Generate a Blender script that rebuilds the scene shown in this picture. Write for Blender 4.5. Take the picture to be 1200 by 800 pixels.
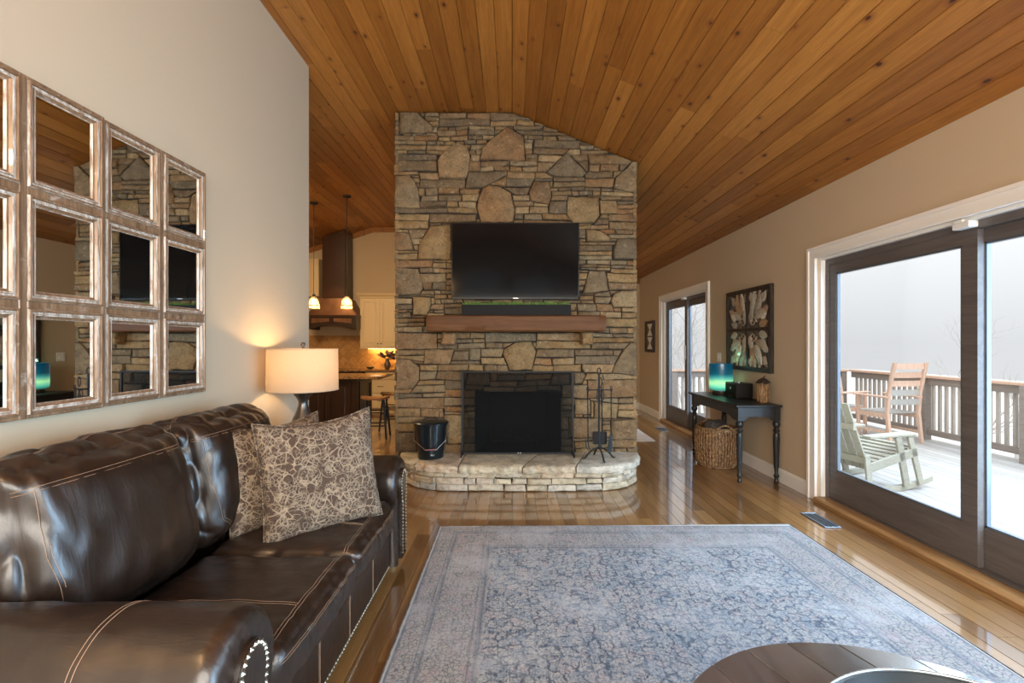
import bpy, bmesh, math, random
from math import pi, sin, cos, sqrt, radians
from mathutils import Vector, Matrix, noise, Euler

for _o in list(bpy.data.objects): bpy.data.objects.remove(_o)
SC = bpy.context.scene
COL = SC.collection
random.seed(7)

# ------------------------------------------------------------------ camera
HC, FPX = 1.45, 550.0
cam_d = bpy.data.cameras.new('camera'); cam = bpy.data.objects.new('camera', cam_d); COL.objects.link(cam)
cam.location = (0, 0, HC); cam.rotation_euler = (pi/2, 0, 0)
cam_d.lens = FPX/1200*36; cam_d.sensor_width = 36; cam_d.sensor_fit = 'HORIZONTAL'
cam_d.shift_y = 2/1200; cam_d.clip_start = 0.02; cam_d.clip_end = 400
SC.camera = cam
# ------------------------------------------------------------------ exposure
SC.view_settings.view_transform = 'Standard'; SC.view_settings.look = 'None'
SC.view_settings.gamma = 1; SC.view_settings.use_curve_mapping = False
SC.view_settings.exposure = 0.0
# ------------------------------------------------------------------ sky
w = bpy.data.worlds.new('sky'); SC.world = w; w.use_nodes = True
wt = w.node_tree; wt.nodes.clear()
wo = wt.nodes.new('ShaderNodeOutputWorld'); wb = wt.nodes.new('ShaderNodeBackground')
wtc = wt.nodes.new('ShaderNodeTexCoord'); wsx = wt.nodes.new('ShaderNodeSeparateXYZ'); wr = wt.nodes.new('ShaderNodeValToRGB')
wt.links.new(wtc.outputs['Generated'], wsx.inputs[0]); wt.links.new(wsx.outputs['Z'], wr.inputs[0])
# overcast sky: brightens steadily from the horizon to the zenith
wr.color_ramp.elements[0].position = 0.0; wr.color_ramp.elements[0].color = (0.33, 0.332, 0.34, 1)
wr.color_ramp.elements[1].position = 1.0; wr.color_ramp.elements[1].color = (0.97, 0.985, 1.0, 1)
wt.links.new(wr.outputs[0], wb.inputs[0]); wb.inputs[1].default_value = 2.45
wt.links.new(wb.outputs[0], wo.inputs[0])
# ------------------------------------------------------------------ sun, area lamps for daylight through the windows, added fill lamps
def lamp(name, kind, loc, energy, color=(1, 1, 1), aim=None, size=None, radius=None, spread=None):
    d = bpy.data.lights.new(name, kind); d.energy = energy; d.color = color
    o = bpy.data.objects.new(name, d); COL.objects.link(o); o.location = loc
    if aim is not None:
        o.rotation_euler = (Vector(aim) - Vector(loc)).to_track_quat('-Z', 'Y').to_euler()
    if size: d.shape = 'RECTANGLE'; d.size, d.size_y = size
    if radius is not None: d.shadow_soft_size = radius
    if spread: d.spread = spread
    return o
sun = lamp('sun', 'SUN', (8, -8, 20), 1.0, (1.0, 0.96, 0.9)); sun.data.angle = radians(4)
sun.rotation_euler = Vector((-0.25, 0.55, -0.8)).to_track_quat('-Z', 'Y').to_euler()
lamp('rear_window_daylight', 'AREA', (0.5, -2.65, 1.9), 440, (1.0, 0.93, 0.83), (0.45, 2.0, -1.2), (3.9, 1.6))
lamp('side_door_daylight', 'AREA', (3.45, 0.2, 1.5), 600, (0.47, 0.73, 1.0), (-2, 0.9, 1.0), (3.6, 2.2))
lamp('deck_blue_fill', 'AREA', (5.6, 3.4, 3.9), 640, (0.58, 0.78, 1.0), (-0.6, 2.0, 0.2), (5.0, 1.8))  # added blue fill, hidden above the door head, for sofa and floor
lamp('warm_wall_fill', 'POINT', (-1.5, -0.35, 2.7), 85, (1.0, 0.60, 0.26), radius=.05)  # added warm fill for the upper left wall; no lamp stands here
lamp('kitchen_fill', 'AREA', (-3.4, 6.2, 3.55), 130, (1.0, 0.70, 0.38), (-3.5, 7.4, 0.5), (1.2, 0.8))  # added warm fill to brighten the kitchen; no ceiling fixture here

# ------------------------------------------------------------------ materials
MATS = {}
class NT:
    def __init__(s, name):
        s.m = bpy.data.materials.new(name); s.m.use_nodes = True; s.t = s.m.node_tree; s.t.nodes.clear()
        s.out = s.n('ShaderNodeOutputMaterial'); s.b = s.n('ShaderNodeBsdfPrincipled'); s.l(s.b.outputs[0], s.out.inputs[0])
        MATS[name] = s.m
    def n(s, t, **k):
        x = s.t.nodes.new(t)
        for a, v in k.items(): setattr(x, a, v)
        return x
    def l(s, a, b): s.t.links.new(a, b)
    def set(s, **k):
        for a, v in k.items(): s.b.inputs[a.replace('_', ' ')].default_value = v
    def pos(s, scale=(1, 1, 1), obj=False, jitter=None):
        if obj: o = s.n('ShaderNodeTexCoord').outputs['Object']
        else: o = s.n('ShaderNodeNewGeometry').outputs['Position']
        mp = s.n('ShaderNodeMapping'); s.l(o, mp.inputs[0]); mp.inputs['Scale'].default_value = scale
        if jitter is not None:
            cx = s.n('ShaderNodeCombineXYZ')
            for i in range(3):
                mm = s.n('ShaderNodeMath', operation='MULTIPLY'); s.l(jitter, mm.inputs[0]); mm.inputs[1].default_value = (37.1, 91.7, 53.3)[i]
                s.l(mm.outputs[0], cx.inputs[i])
            s.l(cx.outputs[0], mp.inputs['Location'])
        return mp.outputs[0]
    def noise(s, vec, scale, detail=3, rough=.5, dist=0):
        x = s.n('ShaderNodeTexNoise'); s.l(vec, x.inputs['Vector']); x.inputs['Scale'].default_value = scale
        x.inputs['Detail'].default_value = detail; x.inputs['Roughness'].default_value = rough; x.inputs['Distortion'].default_value = dist
        return x.outputs[0]
    def voro(s, vec, scale, feature='F1', out='Distance', rand=1):
        x = s.n('ShaderNodeTexVoronoi', feature=feature); s.l(vec, x.inputs['Vector']); x.inputs['Scale'].default_value = scale
        x.inputs['Randomness'].default_value = rand
        return x.outputs[out]
    def ramp(s, fac, stops, interp='LINEAR'):
        r = s.n('ShaderNodeValToRGB'); s.l(fac, r.inputs[0]); r.color_ramp.interpolation = interp
        e = r.color_ramp.elements
        while len(e) < len(stops): e.new(.5)
        for i, (p, c) in enumerate(stops):
            e[i].position = p; e[i].color = (c, c, c, 1) if isinstance(c, (int, float)) else (*c, 1)
        return r.outputs[0]
    def mix(s, a, b, fac, mode='MIX'):
        x = s.n('ShaderNodeMix', data_type='RGBA', blend_type=mode)
        for k, sock, v in ((0, x.inputs[0], fac), (6, x.inputs[6], a), (7, x.inputs[7], b)):
            if hasattr(v, 'is_linked'): s.l(v, sock)
            elif isinstance(v, (int, float)): sock.default_value = v if k == 0 else (v, v, v, 1)
            else: sock.default_value = (*v, 1)
        return x.outputs[2]
    def math(s, op, a, b=None):
        x = s.n('ShaderNodeMath', operation=op)
        for i, v in enumerate((a, b)):
            if v is None: continue
            if isinstance(v, (int, float)): x.inputs[i].default_value = v
            else: s.l(v, x.inputs[i])
        return x.outputs[0]
    def rnd(s):
        a = s.n('ShaderNodeAttribute', attribute_name='rnd'); return a.outputs['Fac']
    def bump(s, h, strength=.3, dist=.01):
        x = s.n('ShaderNodeBump'); s.l(h, x.inputs['Height']); x.inputs['Strength'].default_value = strength
        x.inputs['Distance'].default_value = dist; s.l(x.outputs[0], s.b.inputs['Normal'])
    def base(s, c): s.l(c, s.b.inputs['Base Color'])

def plain(name, col, rough=.5, metal=0, bump=0, bscale=60, vary=0, coat=0):
    t = NT(name); t.set(Base_Color=(*col, 1), Roughness=rough, Metallic=metal, Coat_Weight=coat)
    if bump or vary:
        nz = t.noise(t.pos(), bscale, 3)
        if bump: t.bump(nz, bump, .004)
        if vary: t.base(t.mix(tuple(c*(1-vary) for c in col), tuple(min(1, c*(1+vary)) for c in col), nz))
    return t.m

def wood(name, stops, knots=None, rough=.4, axis=1, coat=0, grain=1, rndw=.55, bump=.15):
    t = NT(name); r = t.rnd()
    sc = [26*grain]*3; sc[axis] = 1.3*grain
    p = t.pos(tuple(sc), jitter=r)
    g = t.noise(p, 1, 5, .6, .6)
    fac = t.math('ADD', t.math('MULTIPLY', g, 1-rndw), t.math('MULTIPLY', r, rndw))
    c = t.ramp(fac, stops)
    fine = t.noise(t.pos(tuple(x*5 for x in sc), jitter=r), 1, 2)
    c = t.mix(c, t.mix(c, (.55, .45, .35), 1, 'MULTIPLY'), t.ramp(fine, [(.45, 0), (.75, .5)]))
    if knots:
        dens, col = knots
        ks = [dens]*3; ks[axis] = dens*.55
        pk = t.pos(tuple(ks), jitter=r)
        vn = t.n('ShaderNodeTexVoronoi', voronoi_dimensions='2D'); t.l(pk, vn.inputs['Vector']); vn.inputs['Scale'].default_value = 1
        d = t.math('ADD', vn.outputs['Distance'], t.math('MULTIPLY', t.noise(p, .7, 3), .13))
        sep = t.n('ShaderNodeSeparateColor'); t.l(vn.outputs['Color'], sep.inputs[0])
        msk = t.ramp(sep.outputs[0], [(.70, 0), (.71, 1)], 'CONSTANT'); d = t.math('ADD', d, t.math('MULTIPLY', t.math('SUBTRACT', 1.0, msk), 1.0))
        d = t.math('ADD', d, t.math('MULTIPLY', sep.outputs[1], .05))
        c = t.mix(c, t.mix(c, col, .6), t.ramp(d, [(.17, 1), (.30, 0)]))
        c = t.mix(c, tuple(x*.28 for x in col), t.ramp(d, [(.125, 1), (.165, 0)]))
    t.base(c); t.set(Roughness=rough, Coat_Weight=coat, Coat_Roughness=.12)
    if bump: t.bump(g, bump, .003)
    return t.m

wood('ceiling_pine', [(.2, (.215, .074, .011)), (.5, (.355, .140, .025)), (.8, (.50, .225, .050))], knots=(7, (.17, .045, .012)), rough=.42, rndw=.38)
wood('oak_floor', [(.2, (.13, .058, .017)), (.5, (.225, .110, .036)), (.85, (.33, .18, .064))], rough=.28, coat=.9, grain=1.3, bump=.05, rndw=.42)
for _n in MATS['oak_floor'].node_tree.nodes:
    if _n.type == 'BSDF_PRINCIPLED': _n.inputs['Coat IOR'].default_value = 2.25; _n.inputs['Coat Roughness'].default_value = .07
wood('mantel_oak', [(.2, (.050, .018, .005)), (.8, (.165, .065, .018))], rough=.5, axis=0, rndw=.1, bump=.4)
wood('sill_oak', [(.2, (.26, .14, .055)), (.8, (.42, .25, .11))], rough=.35, rndw=.1)
wood('door_wood', [(.2, (.075, .068, .070)), (.8, (.15, .135, .13))], rough=.4, rndw=.1, bump=.1)  # greyed and lightened: window glare is put into the frame colour
wood('deck_board', [(.2, (.36, .35, .34)), (.8, (.50, .495, .485))], rough=.6)
wood('rail_wood', [(.2, (.22, .185, .165)), (.8, (.36, .31, .28))], rough=.6, rndw=.2)
wood('picket_wood', [(.2, (.36, .32, .29)), (.8, (.50, .46, .42))], rough=.6, axis=2, rndw=.3)  # lighter than the rails: overexposure is put into the colour
wood('grey_chair_wood', [(.2, (.27, .26, .21)), (.8, (.40, .385, .32))], rough=.6, axis=0, rndw=.3)
wood('cedar_chair_wood', [(.2, (.60, .38, .28)), (.8, (.76, .55, .44))], rough=.6, axis=2, rndw=.3)
wood('stool_seat_wood', [(.2, (.20, .09, .035)), (.8, (.34, .17, .08))], rough=.3, axis=1, rndw=.1)
wood('island_wood', [(.2, (.012, .006, .004)), (.8, (.04, .018, .012))], rough=.3, axis=2, rndw=.1)
wood('hood_wood', [(.2, (.028, .010, .005)), (.8, (.055, .020, .009))], rough=.3, axis=2, rndw=.1)
wood('coffee_wood', [(.2, (.035, .030, .029)), (.8, (.13, .115, .11))], rough=.25, axis=1, rndw=.25, coat=.8, grain=.8, bump=.25)  # base colour lightened to stand in for reflections on the top
for _n in MATS['coffee_wood'].node_tree.nodes:
    if _n.type == 'BSDF_PRINCIPLED': _n.inputs['Coat IOR'].default_value = 2.5
plain('wall_paint', (.545, .445, .32), .75, bump=.05, bscale=180)
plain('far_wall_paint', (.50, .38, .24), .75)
plain('trim_paint', (.84, .83, .81), .4)
plain('black_groove', (.006, .005, .004), .9)
plain('groove_brown', (.05, .02, .006), .9)
plain('black_iron', (.010, .010, .011), .6, .2)
plain('console_paint', (.016, .017, .019), .38, 0, vary=.3)
plain('tv_plastic', (.006, .006, .007), .3)
plain('planter_black', (.01, .01, .01), .6)
plain('bucket_enamel', (.012, .018, .022), .28, .5, coat=.3)
plain('steel_wire', (.55, .55, .55), .3, 1)
plain('bronze_grip', (.22, .09, .09), .5)
plain('lamp_metal', (.12, .11, .10), .32, .9, vary=.25, bscale=20)
plain('brass', (.55, .36, .14), .3, 1)
plain('nail_brass', (.70, .64, .50), .25, 1)
plain('thread', (.30, .19, .12), .7)
plain('copper_hood', (.20, .10, .055), .38, .7, vary=.5, bscale=6)
plain('cream_paint', (.66, .50, .29), .45)
plain('white_plastic', (.75, .75, .74), .4)
plain('soot', (.010, .0095, .009), .9, bump=.4, bscale=25)
plain('stool_paint', (.010, .016, .026), .35)
plain('vent_metal', (.20, .24, .29), .35, .7)
plain('paper', (.8, .8, .78), .7)
plain('green_blade', (.10, .20, .03), .7, vary=.4, bscale=30)
plain('dark_leaf', (.02, .022, .012), .6)
plain('ground_haze', (.60, .60, .60), 1)
plain('hazed_bark', (.52, .50, .48), 1)  # bark lightened: distance haze and overexposure are put into the colour
plain('radio_black', (.010, .010, .011), .4)
plain('tray_metal', (.035, .04, .042), .35, .3)
plain('rim_metal', (.45, .5, .5), .25, .8)
plain('white_rug', (.75, .74, .74), .95, bump=.5, bscale=120)
plain('vase_glaze', (.10, .07, .04), .3)
plain('dark_mortar', (.028, .020, .013), .95)  # dark mortar behind the joints of chimney and hearth

# stone
t = NT('stone'); r = t.rnd(); p = t.pos(jitter=r)
c = t.ramp(r, [(0, (.24, .155, .070)), (.2, (.32, .215, .095)), (.35, (.19, .132, .070)), (.5, (.165, .128, .078)), (.62, (.37, .27, .14)), (.75, (.27, .158, .070)), (.88, (.21, .148, .080)), (1, (.28, .215, .122))])
n1 = t.noise(p, 9, 5, .65); n2 = t.noise(p, 38, 5, .7); n3 = t.noise(p, 3, 3)
c = t.mix(c, t.mix(c, (.42, .40, .40), 1, 'MULTIPLY'), t.ramp(n1, [(.42, 0), (.66, .6)]))
c = t.mix(c, t.mix(c, (1.0, .72, .44), 1, 'MULTIPLY'), t.ramp(n3, [(.48, 0), (.68, .55)]))
c = t.mix(c, t.mix(c, (.45, .42, .40), 1, 'MULTIPLY'), t.ramp(n2, [(.50, 0), (.62, .55)]))
c = t.mix(c, (.50, .45, .36), t.ramp(t.noise(p, 24, 4, .7), [(.60, 0), (.70, .45)]))
t.base(c); t.set(Roughness=.85)
t.bump(t.math('ADD', t.math('MULTIPLY', n1, 1.2), t.math('MULTIPLY', n2, .8)), 1.0, .022)
t = NT('hearth_stone'); r = t.rnd(); p = t.pos(jitter=r)
c = t.ramp(r, [(0, (.52, .45, .32)), (.3, (.44, .36, .25)), (.5, (.50, .46, .38)), (.7, (.56, .43, .30)), (1, (.40, .38, .33))])
n1 = t.noise(p, 8, 5, .65); n2 = t.noise(p, 34, 5, .7)
c = t.mix(c, t.mix(c, (.42, .42, .40), 1, 'MULTIPLY'), t.ramp(n1, [(.45, 0), (.68, .8)]))
c = t.mix(c, t.mix(c, (.45, .44, .38), 1, 'MULTIPLY'), t.ramp(n2, [(.52, 0), (.64, .6)]))
t.base(c); t.set(Roughness=.8); t.bump(t.math('ADD', n1, t.math('MULTIPLY', n2, .6)), .7, .012)

# leather
t = NT('leather'); p = t.pos()
n1 = t.noise(p, 3.5, 4, .6, .5); n2 = t.noise(p, 260, 2); n3 = t.noise(t.pos((7, 30, 7)), 1, 4, .6, 2.0)
c = t.ramp(n1, [(.3, (.010, .0055, .004)), (.6, (.022, .011, .006)), (.8, (.050, .024, .011))])
t.base(c); t.l(t.ramp(n3, [(.3, .30), (.7, .44)]), t.b.inputs['Roughness'])
t.set(Coat_Weight=.22, Coat_Roughness=.24, Specular_IOR_Level=.6)
t.bump(t.math('ADD', t.math('MULTIPLY', n2, .12), n3), .22, .006)
# pillow
t = NT('pillow_fabric'); p = t.pos(obj=True)
pd = t.n('ShaderNodeVectorMath', operation='ADD'); t.l(p, pd.inputs[0])
nn = t.n('ShaderNodeTexNoise'); t.l(p, nn.inputs['Vector']); nn.inputs['Scale'].default_value = 14
sc_ = t.n('ShaderNodeVectorMath', operation='SCALE'); t.l(nn.outputs['Color'], sc_.inputs[0]); sc_.inputs['Scale'].default_value = .045
t.l(sc_.outputs[0], pd.inputs[1]); q = pd.outputs[0]
e1 = t.voro(q, 24, 'DISTANCE_TO_EDGE'); e2 = t.voro(q, 62, 'DISTANCE_TO_EDGE'); e3 = t.voro(q, 34); e5 = t.voro(q, 11)
c = t.mix((.060, .036, .023), (.28, .21, .14), t.math('MULTIPLY', t.ramp(e1, [(.0, 1), (.04, .85), (.08, 0)]), t.ramp(t.noise(p, 11, 2), [(.42, 0), (.52, 1)])))
c = t.mix(c, (.22, .17, .12), t.math('MULTIPLY', t.ramp(e2, [(.05, .8), (.14, 0)]), t.ramp(t.noise(p, 17, 2), [(.40, 0), (.50, 1)])))
c = t.mix(c, (.28, .22, .16), t.ramp(e5, [(.16, 0), (.18, .9), (.21, 0), (.40, 0), (.42, .8), (.45, 0)]))
c = t.mix(c, (.012, .010, .010), t.ramp(e3, [(.13, 1), (.17, 0)]))
t.base(c); t.set(Roughness=.95); t.bump(t.noise(p, 300, 2), .4, .003)
# rug
t = NT('rug_weave'); p = t.pos(); sx = t.n('ShaderNodeSeparateXYZ'); t.l(p, sx.inputs[0])
X, Y = sx.outputs[0], sx.outputs[1]
cxr, cyr, hw, hl = .82, 1.905, 1.385, 1.805
ax = t.math('SUBTRACT', hw, t.math('ABSOLUTE', t.math('SUBTRACT', X, cxr)))
ay = t.math('SUBTRACT', hl, t.math('ABSOLUTE', t.math('SUBTRACT', Y, cyr)))
edge = t.math('MINIMUM', ax, ay)
nn = t.n('ShaderNodeTexNoise'); t.l(p, nn.inputs['Vector']); nn.inputs['Scale'].default_value = 26
sc_ = t.n('ShaderNodeVectorMath', operation='SCALE'); t.l(nn.outputs['Color'], sc_.inputs[0]); sc_.inputs['Scale'].default_value = .045
pd = t.n('ShaderNodeVectorMath', operation='ADD'); t.l(p, pd.inputs[0]); t.l(sc_.outputs[0], pd.inputs[1]); q = pd.outputs[0]
e1 = t.voro(q, 16, 'DISTANCE_TO_EDGE'); e2 = t.voro(q, 44, 'DISTANCE_TO_EDGE'); e6 = t.voro(q, 16); cv = t.voro(q, 19, 'F1', 'Color'); e4 = t.voro(q, 38)
light, blue, pink = (.32, .315, .30), (.016, .030, .060), (.34, .26, .25)
c = t.mix(light, pink, t.ramp(cv, [(.66, 0), (.74, .5)]))
c = t.mix(c, (.19, .23, .27), t.ramp(cv, [(.25, .7), (.40, 0)]))
brk = t.ramp(t.noise(p, 34, 3, .6), [(.42, .1), (.52, 1)])
c = t.mix(c, blue, t.math('MULTIPLY', t.ramp(e1, [(.04, .95), (.13, 0)]), brk))
c = t.mix(c, (.02, .04, .075), t.math('MULTIPLY', t.ramp(e6, [(.12, .9), (.20, 0), (.30, 0), (.34, .75), (.40, 0)]), t.ramp(t.noise(p, 50, 2), [(.40, .1), (.55, 1)])))
c = t.mix(c, (.05, .09, .15), t.ramp(e2, [(.03, .75), (.12, 0)]))
c = t.mix(c, (.42, .39, .36), t.ramp(e4, [(.10, .7), (.2, 0)]))
# borders: finer floral bands with guard lines
e3 = t.voro(q, 42, 'DISTANCE_TO_EDGE')
bc = t.mix((.27, .255, .24), (.065, .08, .11), t.ramp(e3, [(.02, .9), (.12, 0)]))
bc = t.mix(bc, (.30, .22, .24), t.ramp(t.noise(p, 12, 2), [(.5, 0), (.7, .5)]))
lines = t.ramp(edge, [(0, 0), (.02, 1), (.03, 0), (.115, 0), (.12, 1), (.13, 0), (.15, 1), (.16, 0), (.36, 0), (.365, 1), (.375, 0), (.405, 1), (.415, 0), (.6, 0)][:14])
bc = t.mix(bc, (.055, .08, .125), t.math('MULTIPLY', lines, .8))
c = t.mix(c, bc, t.ramp(edge, [(.415, 1), (.425, 0)]))
# worn streaks, abrasion
st = t.noise(t.pos((90, 5, 1)), 1, 3); st2 = t.noise(t.pos((5, 90, 1)), 1, 3)
c = t.mix(c, (.37, .37, .37), t.ramp(st, [(.45, 0), (.7, .35)]))
c = t.mix(c, (.14, .17, .21), t.ramp(st2, [(.5, 0), (.75, .6)]))
c = t.mix(c, (.42, .43, .45), t.ramp(t.noise(p, 2.2, 5, .7), [(.48, 0), (.66, .42)]))
c = t.mix(c, (.40, .39, .37), t.ramp(edge, [(.008, 1), (.016, 0)]))
t.base(c); t.set(Roughness=.9); t.bump(t.noise(p, 220, 2), .5, .004)
# mirror, whitewashed frame
t = NT('mirror_glass'); t.set(Base_Color=(.80, .80, .78, 1), Metallic=1, Roughness=.015)
t = NT('whitewash_wood'); p = t.pos((40, 40, 5)); n1 = t.noise(p, 1, 5, .7, .5); n2 = t.noise(t.pos(), 16, 4, .7)
c = t.ramp(n1, [(.3, (.10, .055, .028)), (.55, (.25, .15, .085)), (.75, (.38, .26, .17))])
c = t.mix(c, (.60, .55, .48), t.ramp(n2, [(.60, 0), (.72, .5)])); t.base(c); t.set(Roughness=.33, Coat_Weight=.3); t.bump(n1, .3, .004)
t = NT('whitewash_edge'); p = t.pos((60, 60, 9)); n1 = t.noise(p, 1, 4, .7)
t.base(t.ramp(n1, [(.35, (.22, .14, .09)), (.50, (.45, .38, .31)), (.64, (.72, .68, .62))])); t.set(Roughness=.3, Coat_Weight=.3)
# glass
def glass(name, tint=(1, 1, 1), refl=1.0):
    t = NT(name); t.t.nodes.remove(t.b)
    tr = t.n('ShaderNodeBsdfTransparent'); tr.inputs[0].default_value = (*tint, 1)
    gl = t.n('ShaderNodeBsdfGlossy'); gl.inputs['Roughness'].default_value = .01
    fr = t.n('ShaderNodeFresnel'); fr.inputs[0].default_value = 1.3
    mx = t.n('ShaderNodeMixShader'); t.l(t.math('MULTIPLY', fr.outputs[0], refl), mx.inputs[0]); t.l(tr.outputs[0], mx.inputs[1]); t.l(gl.outputs[0], mx.inputs[2]); t.l(mx.outputs[0], t.out.inputs[0])
glass('window_glass', (.97, .98, .98), .07); t = NT('pendant_glass'); tr = t.n('ShaderNodeBsdfTransparent'); tr.inputs[0].default_value = (.95, .85, .7, 1); tlu = t.n('ShaderNodeBsdfTranslucent'); tlu.inputs[0].default_value = (.85, .62, .38, 1)
ma = t.n('ShaderNodeMixShader'); ma.inputs[0].default_value = .25; t.l(tr.outputs[0], ma.inputs[1]); t.l(tlu.outputs[0], ma.inputs[2])
mb_ = t.n('ShaderNodeMixShader'); mb_.inputs[0].default_value = .12; t.set(Base_Color=(.6, .5, .4, 1), Roughness=.1); t.l(ma.outputs[0], mb_.inputs[1]); t.l(t.b.outputs[0], mb_.inputs[2]); t.l(mb_.outputs[0], t.out.inputs[0])
t = NT('screen_mesh'); tr = t.n('ShaderNodeBsdfTransparent'); mx = t.n('ShaderNodeMixShader'); mx.inputs[0].default_value = .42
t.set(Base_Color=(.006, .006, .006, 1), Roughness=.7, Specular_IOR_Level=.1); t.l(tr.outputs[0], mx.inputs[1]); t.l(t.b.outputs[0], mx.inputs[2]); t.l(mx.outputs[0], t.out.inputs[0])
t = NT('tv_screen'); t.set(Base_Color=(.004, .0045, .005, 1), Roughness=.09, Specular_IOR_Level=.14)
# lit things
def emit(name, col, s):
    t = NT(name); t.set(Base_Color=(*col, 1), Emission_Color=(*col, 1), Emission_Strength=s)
emit('bulb_glow', (1, .78, .45), 14); emit('strip_glow', (1, .68, .22), 9); emit('hot_lamp_core', (.75, 1, .75), 5)
t = NT('linen_shade'); p = t.pos((1, 1, 14)); n1 = t.noise(t.pos((40, 40, 400)), 1, 2)
tl = t.n('ShaderNodeBsdfTranslucent'); tl.inputs[0].default_value = (.40, .30, .20, 1)
mx = t.n('ShaderNodeMixShader'); mx.inputs[0].default_value = .35
t.base(t.mix((.42, .35, .26), (.52, .44, .34), n1)); t.set(Roughness=.9); t.bump(n1, .2, .002)
t.l(t.b.outputs[0], mx.inputs[1]); t.l(tl.outputs[0], mx.inputs[2]); t.l(mx.outputs[0], t.out.inputs[0])
# teal glass lamp: a lit shade, blue above, green below
t = NT('teal_glass_shade'); p = t.pos(obj=True); sx = t.n('ShaderNodeSeparateXYZ'); t.l(p, sx.inputs[0])
z = t.math('DIVIDE', t.math('ADD', sx.outputs[2], t.math('MULTIPLY', t.noise(p, 6, 2), .03)), .42)
c = t.ramp(z, [(.16, (.02, .22, .20)), (.26, (.10, .50, .34)), (.40, (.28, .60, .28)), (.55, (.05, .32, .30)), (.66, (.004, .10, .17)), (1, (.003, .06, .13))])
t.base(c); t.l(c, t.b.inputs['Emission Color']); t.set(Roughness=.15); t.l(t.ramp(z, [(.2, .8), (.38, 1.5), (.5, 1.0), (.62, .5), (.8, .35)]), t.b.inputs['Emission Strength'])
# granite, backsplash
t = NT('granite'); p = t.pos(); v = t.noise(p, 45, 4, .8)
t.base(t.ramp(v, [(.35, (.02, .012, .008)), (.48, (.20, .10, .04)), (.6, (.42, .25, .11)), (.7, (.5, .4, .28))])); t.set(Roughness=.15)
t = NT('backsplash_tile'); p = t.pos(); mp = t.n('ShaderNodeMapping'); t.l(p, mp.inputs[0]); mp.inputs['Rotation'].default_value = (pi/2, 0, 0)
br = t.n('ShaderNodeTexBrick'); rt = t.n('ShaderNodeMapping'); t.l(mp.outputs[0], rt.inputs[0]); rt.inputs['Rotation'].default_value = (0, 0, pi/4)
t.l(rt.outputs[0], br.inputs['Vector']); br.offset = 0; br.inputs['Scale'].default_value = 1; br.inputs['Brick Width'].default_value = .15; br.inputs['Row Height'].default_value = .15
br.inputs['Mortar Size'].default_value = .004; br.inputs['Color1'].default_value = (.30, .15, .045, 1); br.inputs['Color2'].default_value = (.42, .23, .08, 1); br.inputs['Mortar'].default_value = (.24, .12, .04, 1)
t.base(t.mix(br.outputs[0], (.20, .09, .03), t.ramp(t.noise(p, 14, 4), [(.5, 0), (.7, .6)]))); t.set(Roughness=.35)
# wicker
t = NT('wicker'); p = t.pos(); t.base(t.ramp(t.noise(p, 35, 3), [(.3, (.11, .052, .020)), (.55, (.27, .15, .065)), (.75, (.42, .27, .14))])); t.set(Roughness=.6)
t = NT('throw_fabric'); p = t.pos(); t.base(t.ramp(t.noise(p, 90, 3), [(.4, (.035, .028, .024)), (.65, (.10, .085, .075))])); t.set(Roughness=.95); t.bump(t.noise(p, 90, 2), .6, .006)
# carved metal relief
t = NT('relief_silver'); p = t.pos(); n1 = t.noise(p, 30, 4, .7)
t.base(t.mix(t.ramp(t.rnd(), [(0, (.62, .56, .47)), (.3, (.38, .36, .32)), (.55, (.72, .67, .58)), (.75, (.45, .27, .15)), (.9, (.55, .52, .46))]), (.07, .05, .04), t.ramp(n1, [(.5, 0), (.75, .6)]))); t.set(Metallic=.25, Roughness=.32)
t = NT('relief_dark'); t.base(t.ramp(t.noise(t.pos(), 22, 4), [(.35, (.08, .07, .062)), (.7, (.24, .21, .185))])); t.set(Metallic=.2, Roughness=.5)
t = NT('dark_frame_wood'); t.base(t.ramp(t.noise(t.pos((40, 40, 6)), 1, 4), [(.35, (.014, .010, .009)), (.75, (.06, .042, .032))])); t.set(Roughness=.45)
t = NT('straw'); t.base(t.ramp(t.noise(t.pos((60, 60, 8)), 1, 3), [(.35, (.10, .05, .02)), (.7, (.40, .24, .11))])); t.set(Roughness=.8)
t = NT('print_olive'); t.base(t.mix((.10, .09, .05), (.16, .14, .09), t.noise(t.pos(), 12, 3))); t.set(Roughness=.7)

for _k, _v in (('mantel_oak', .2), ('planter_black', .15), ('tv_plastic', .2), ('wall_paint', .2)):
    for _n in MATS[_k].node_tree.nodes:
        if _n.type == 'BSDF_PRINCIPLED': _n.inputs['Specular IOR Level'].default_value = _v
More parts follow.
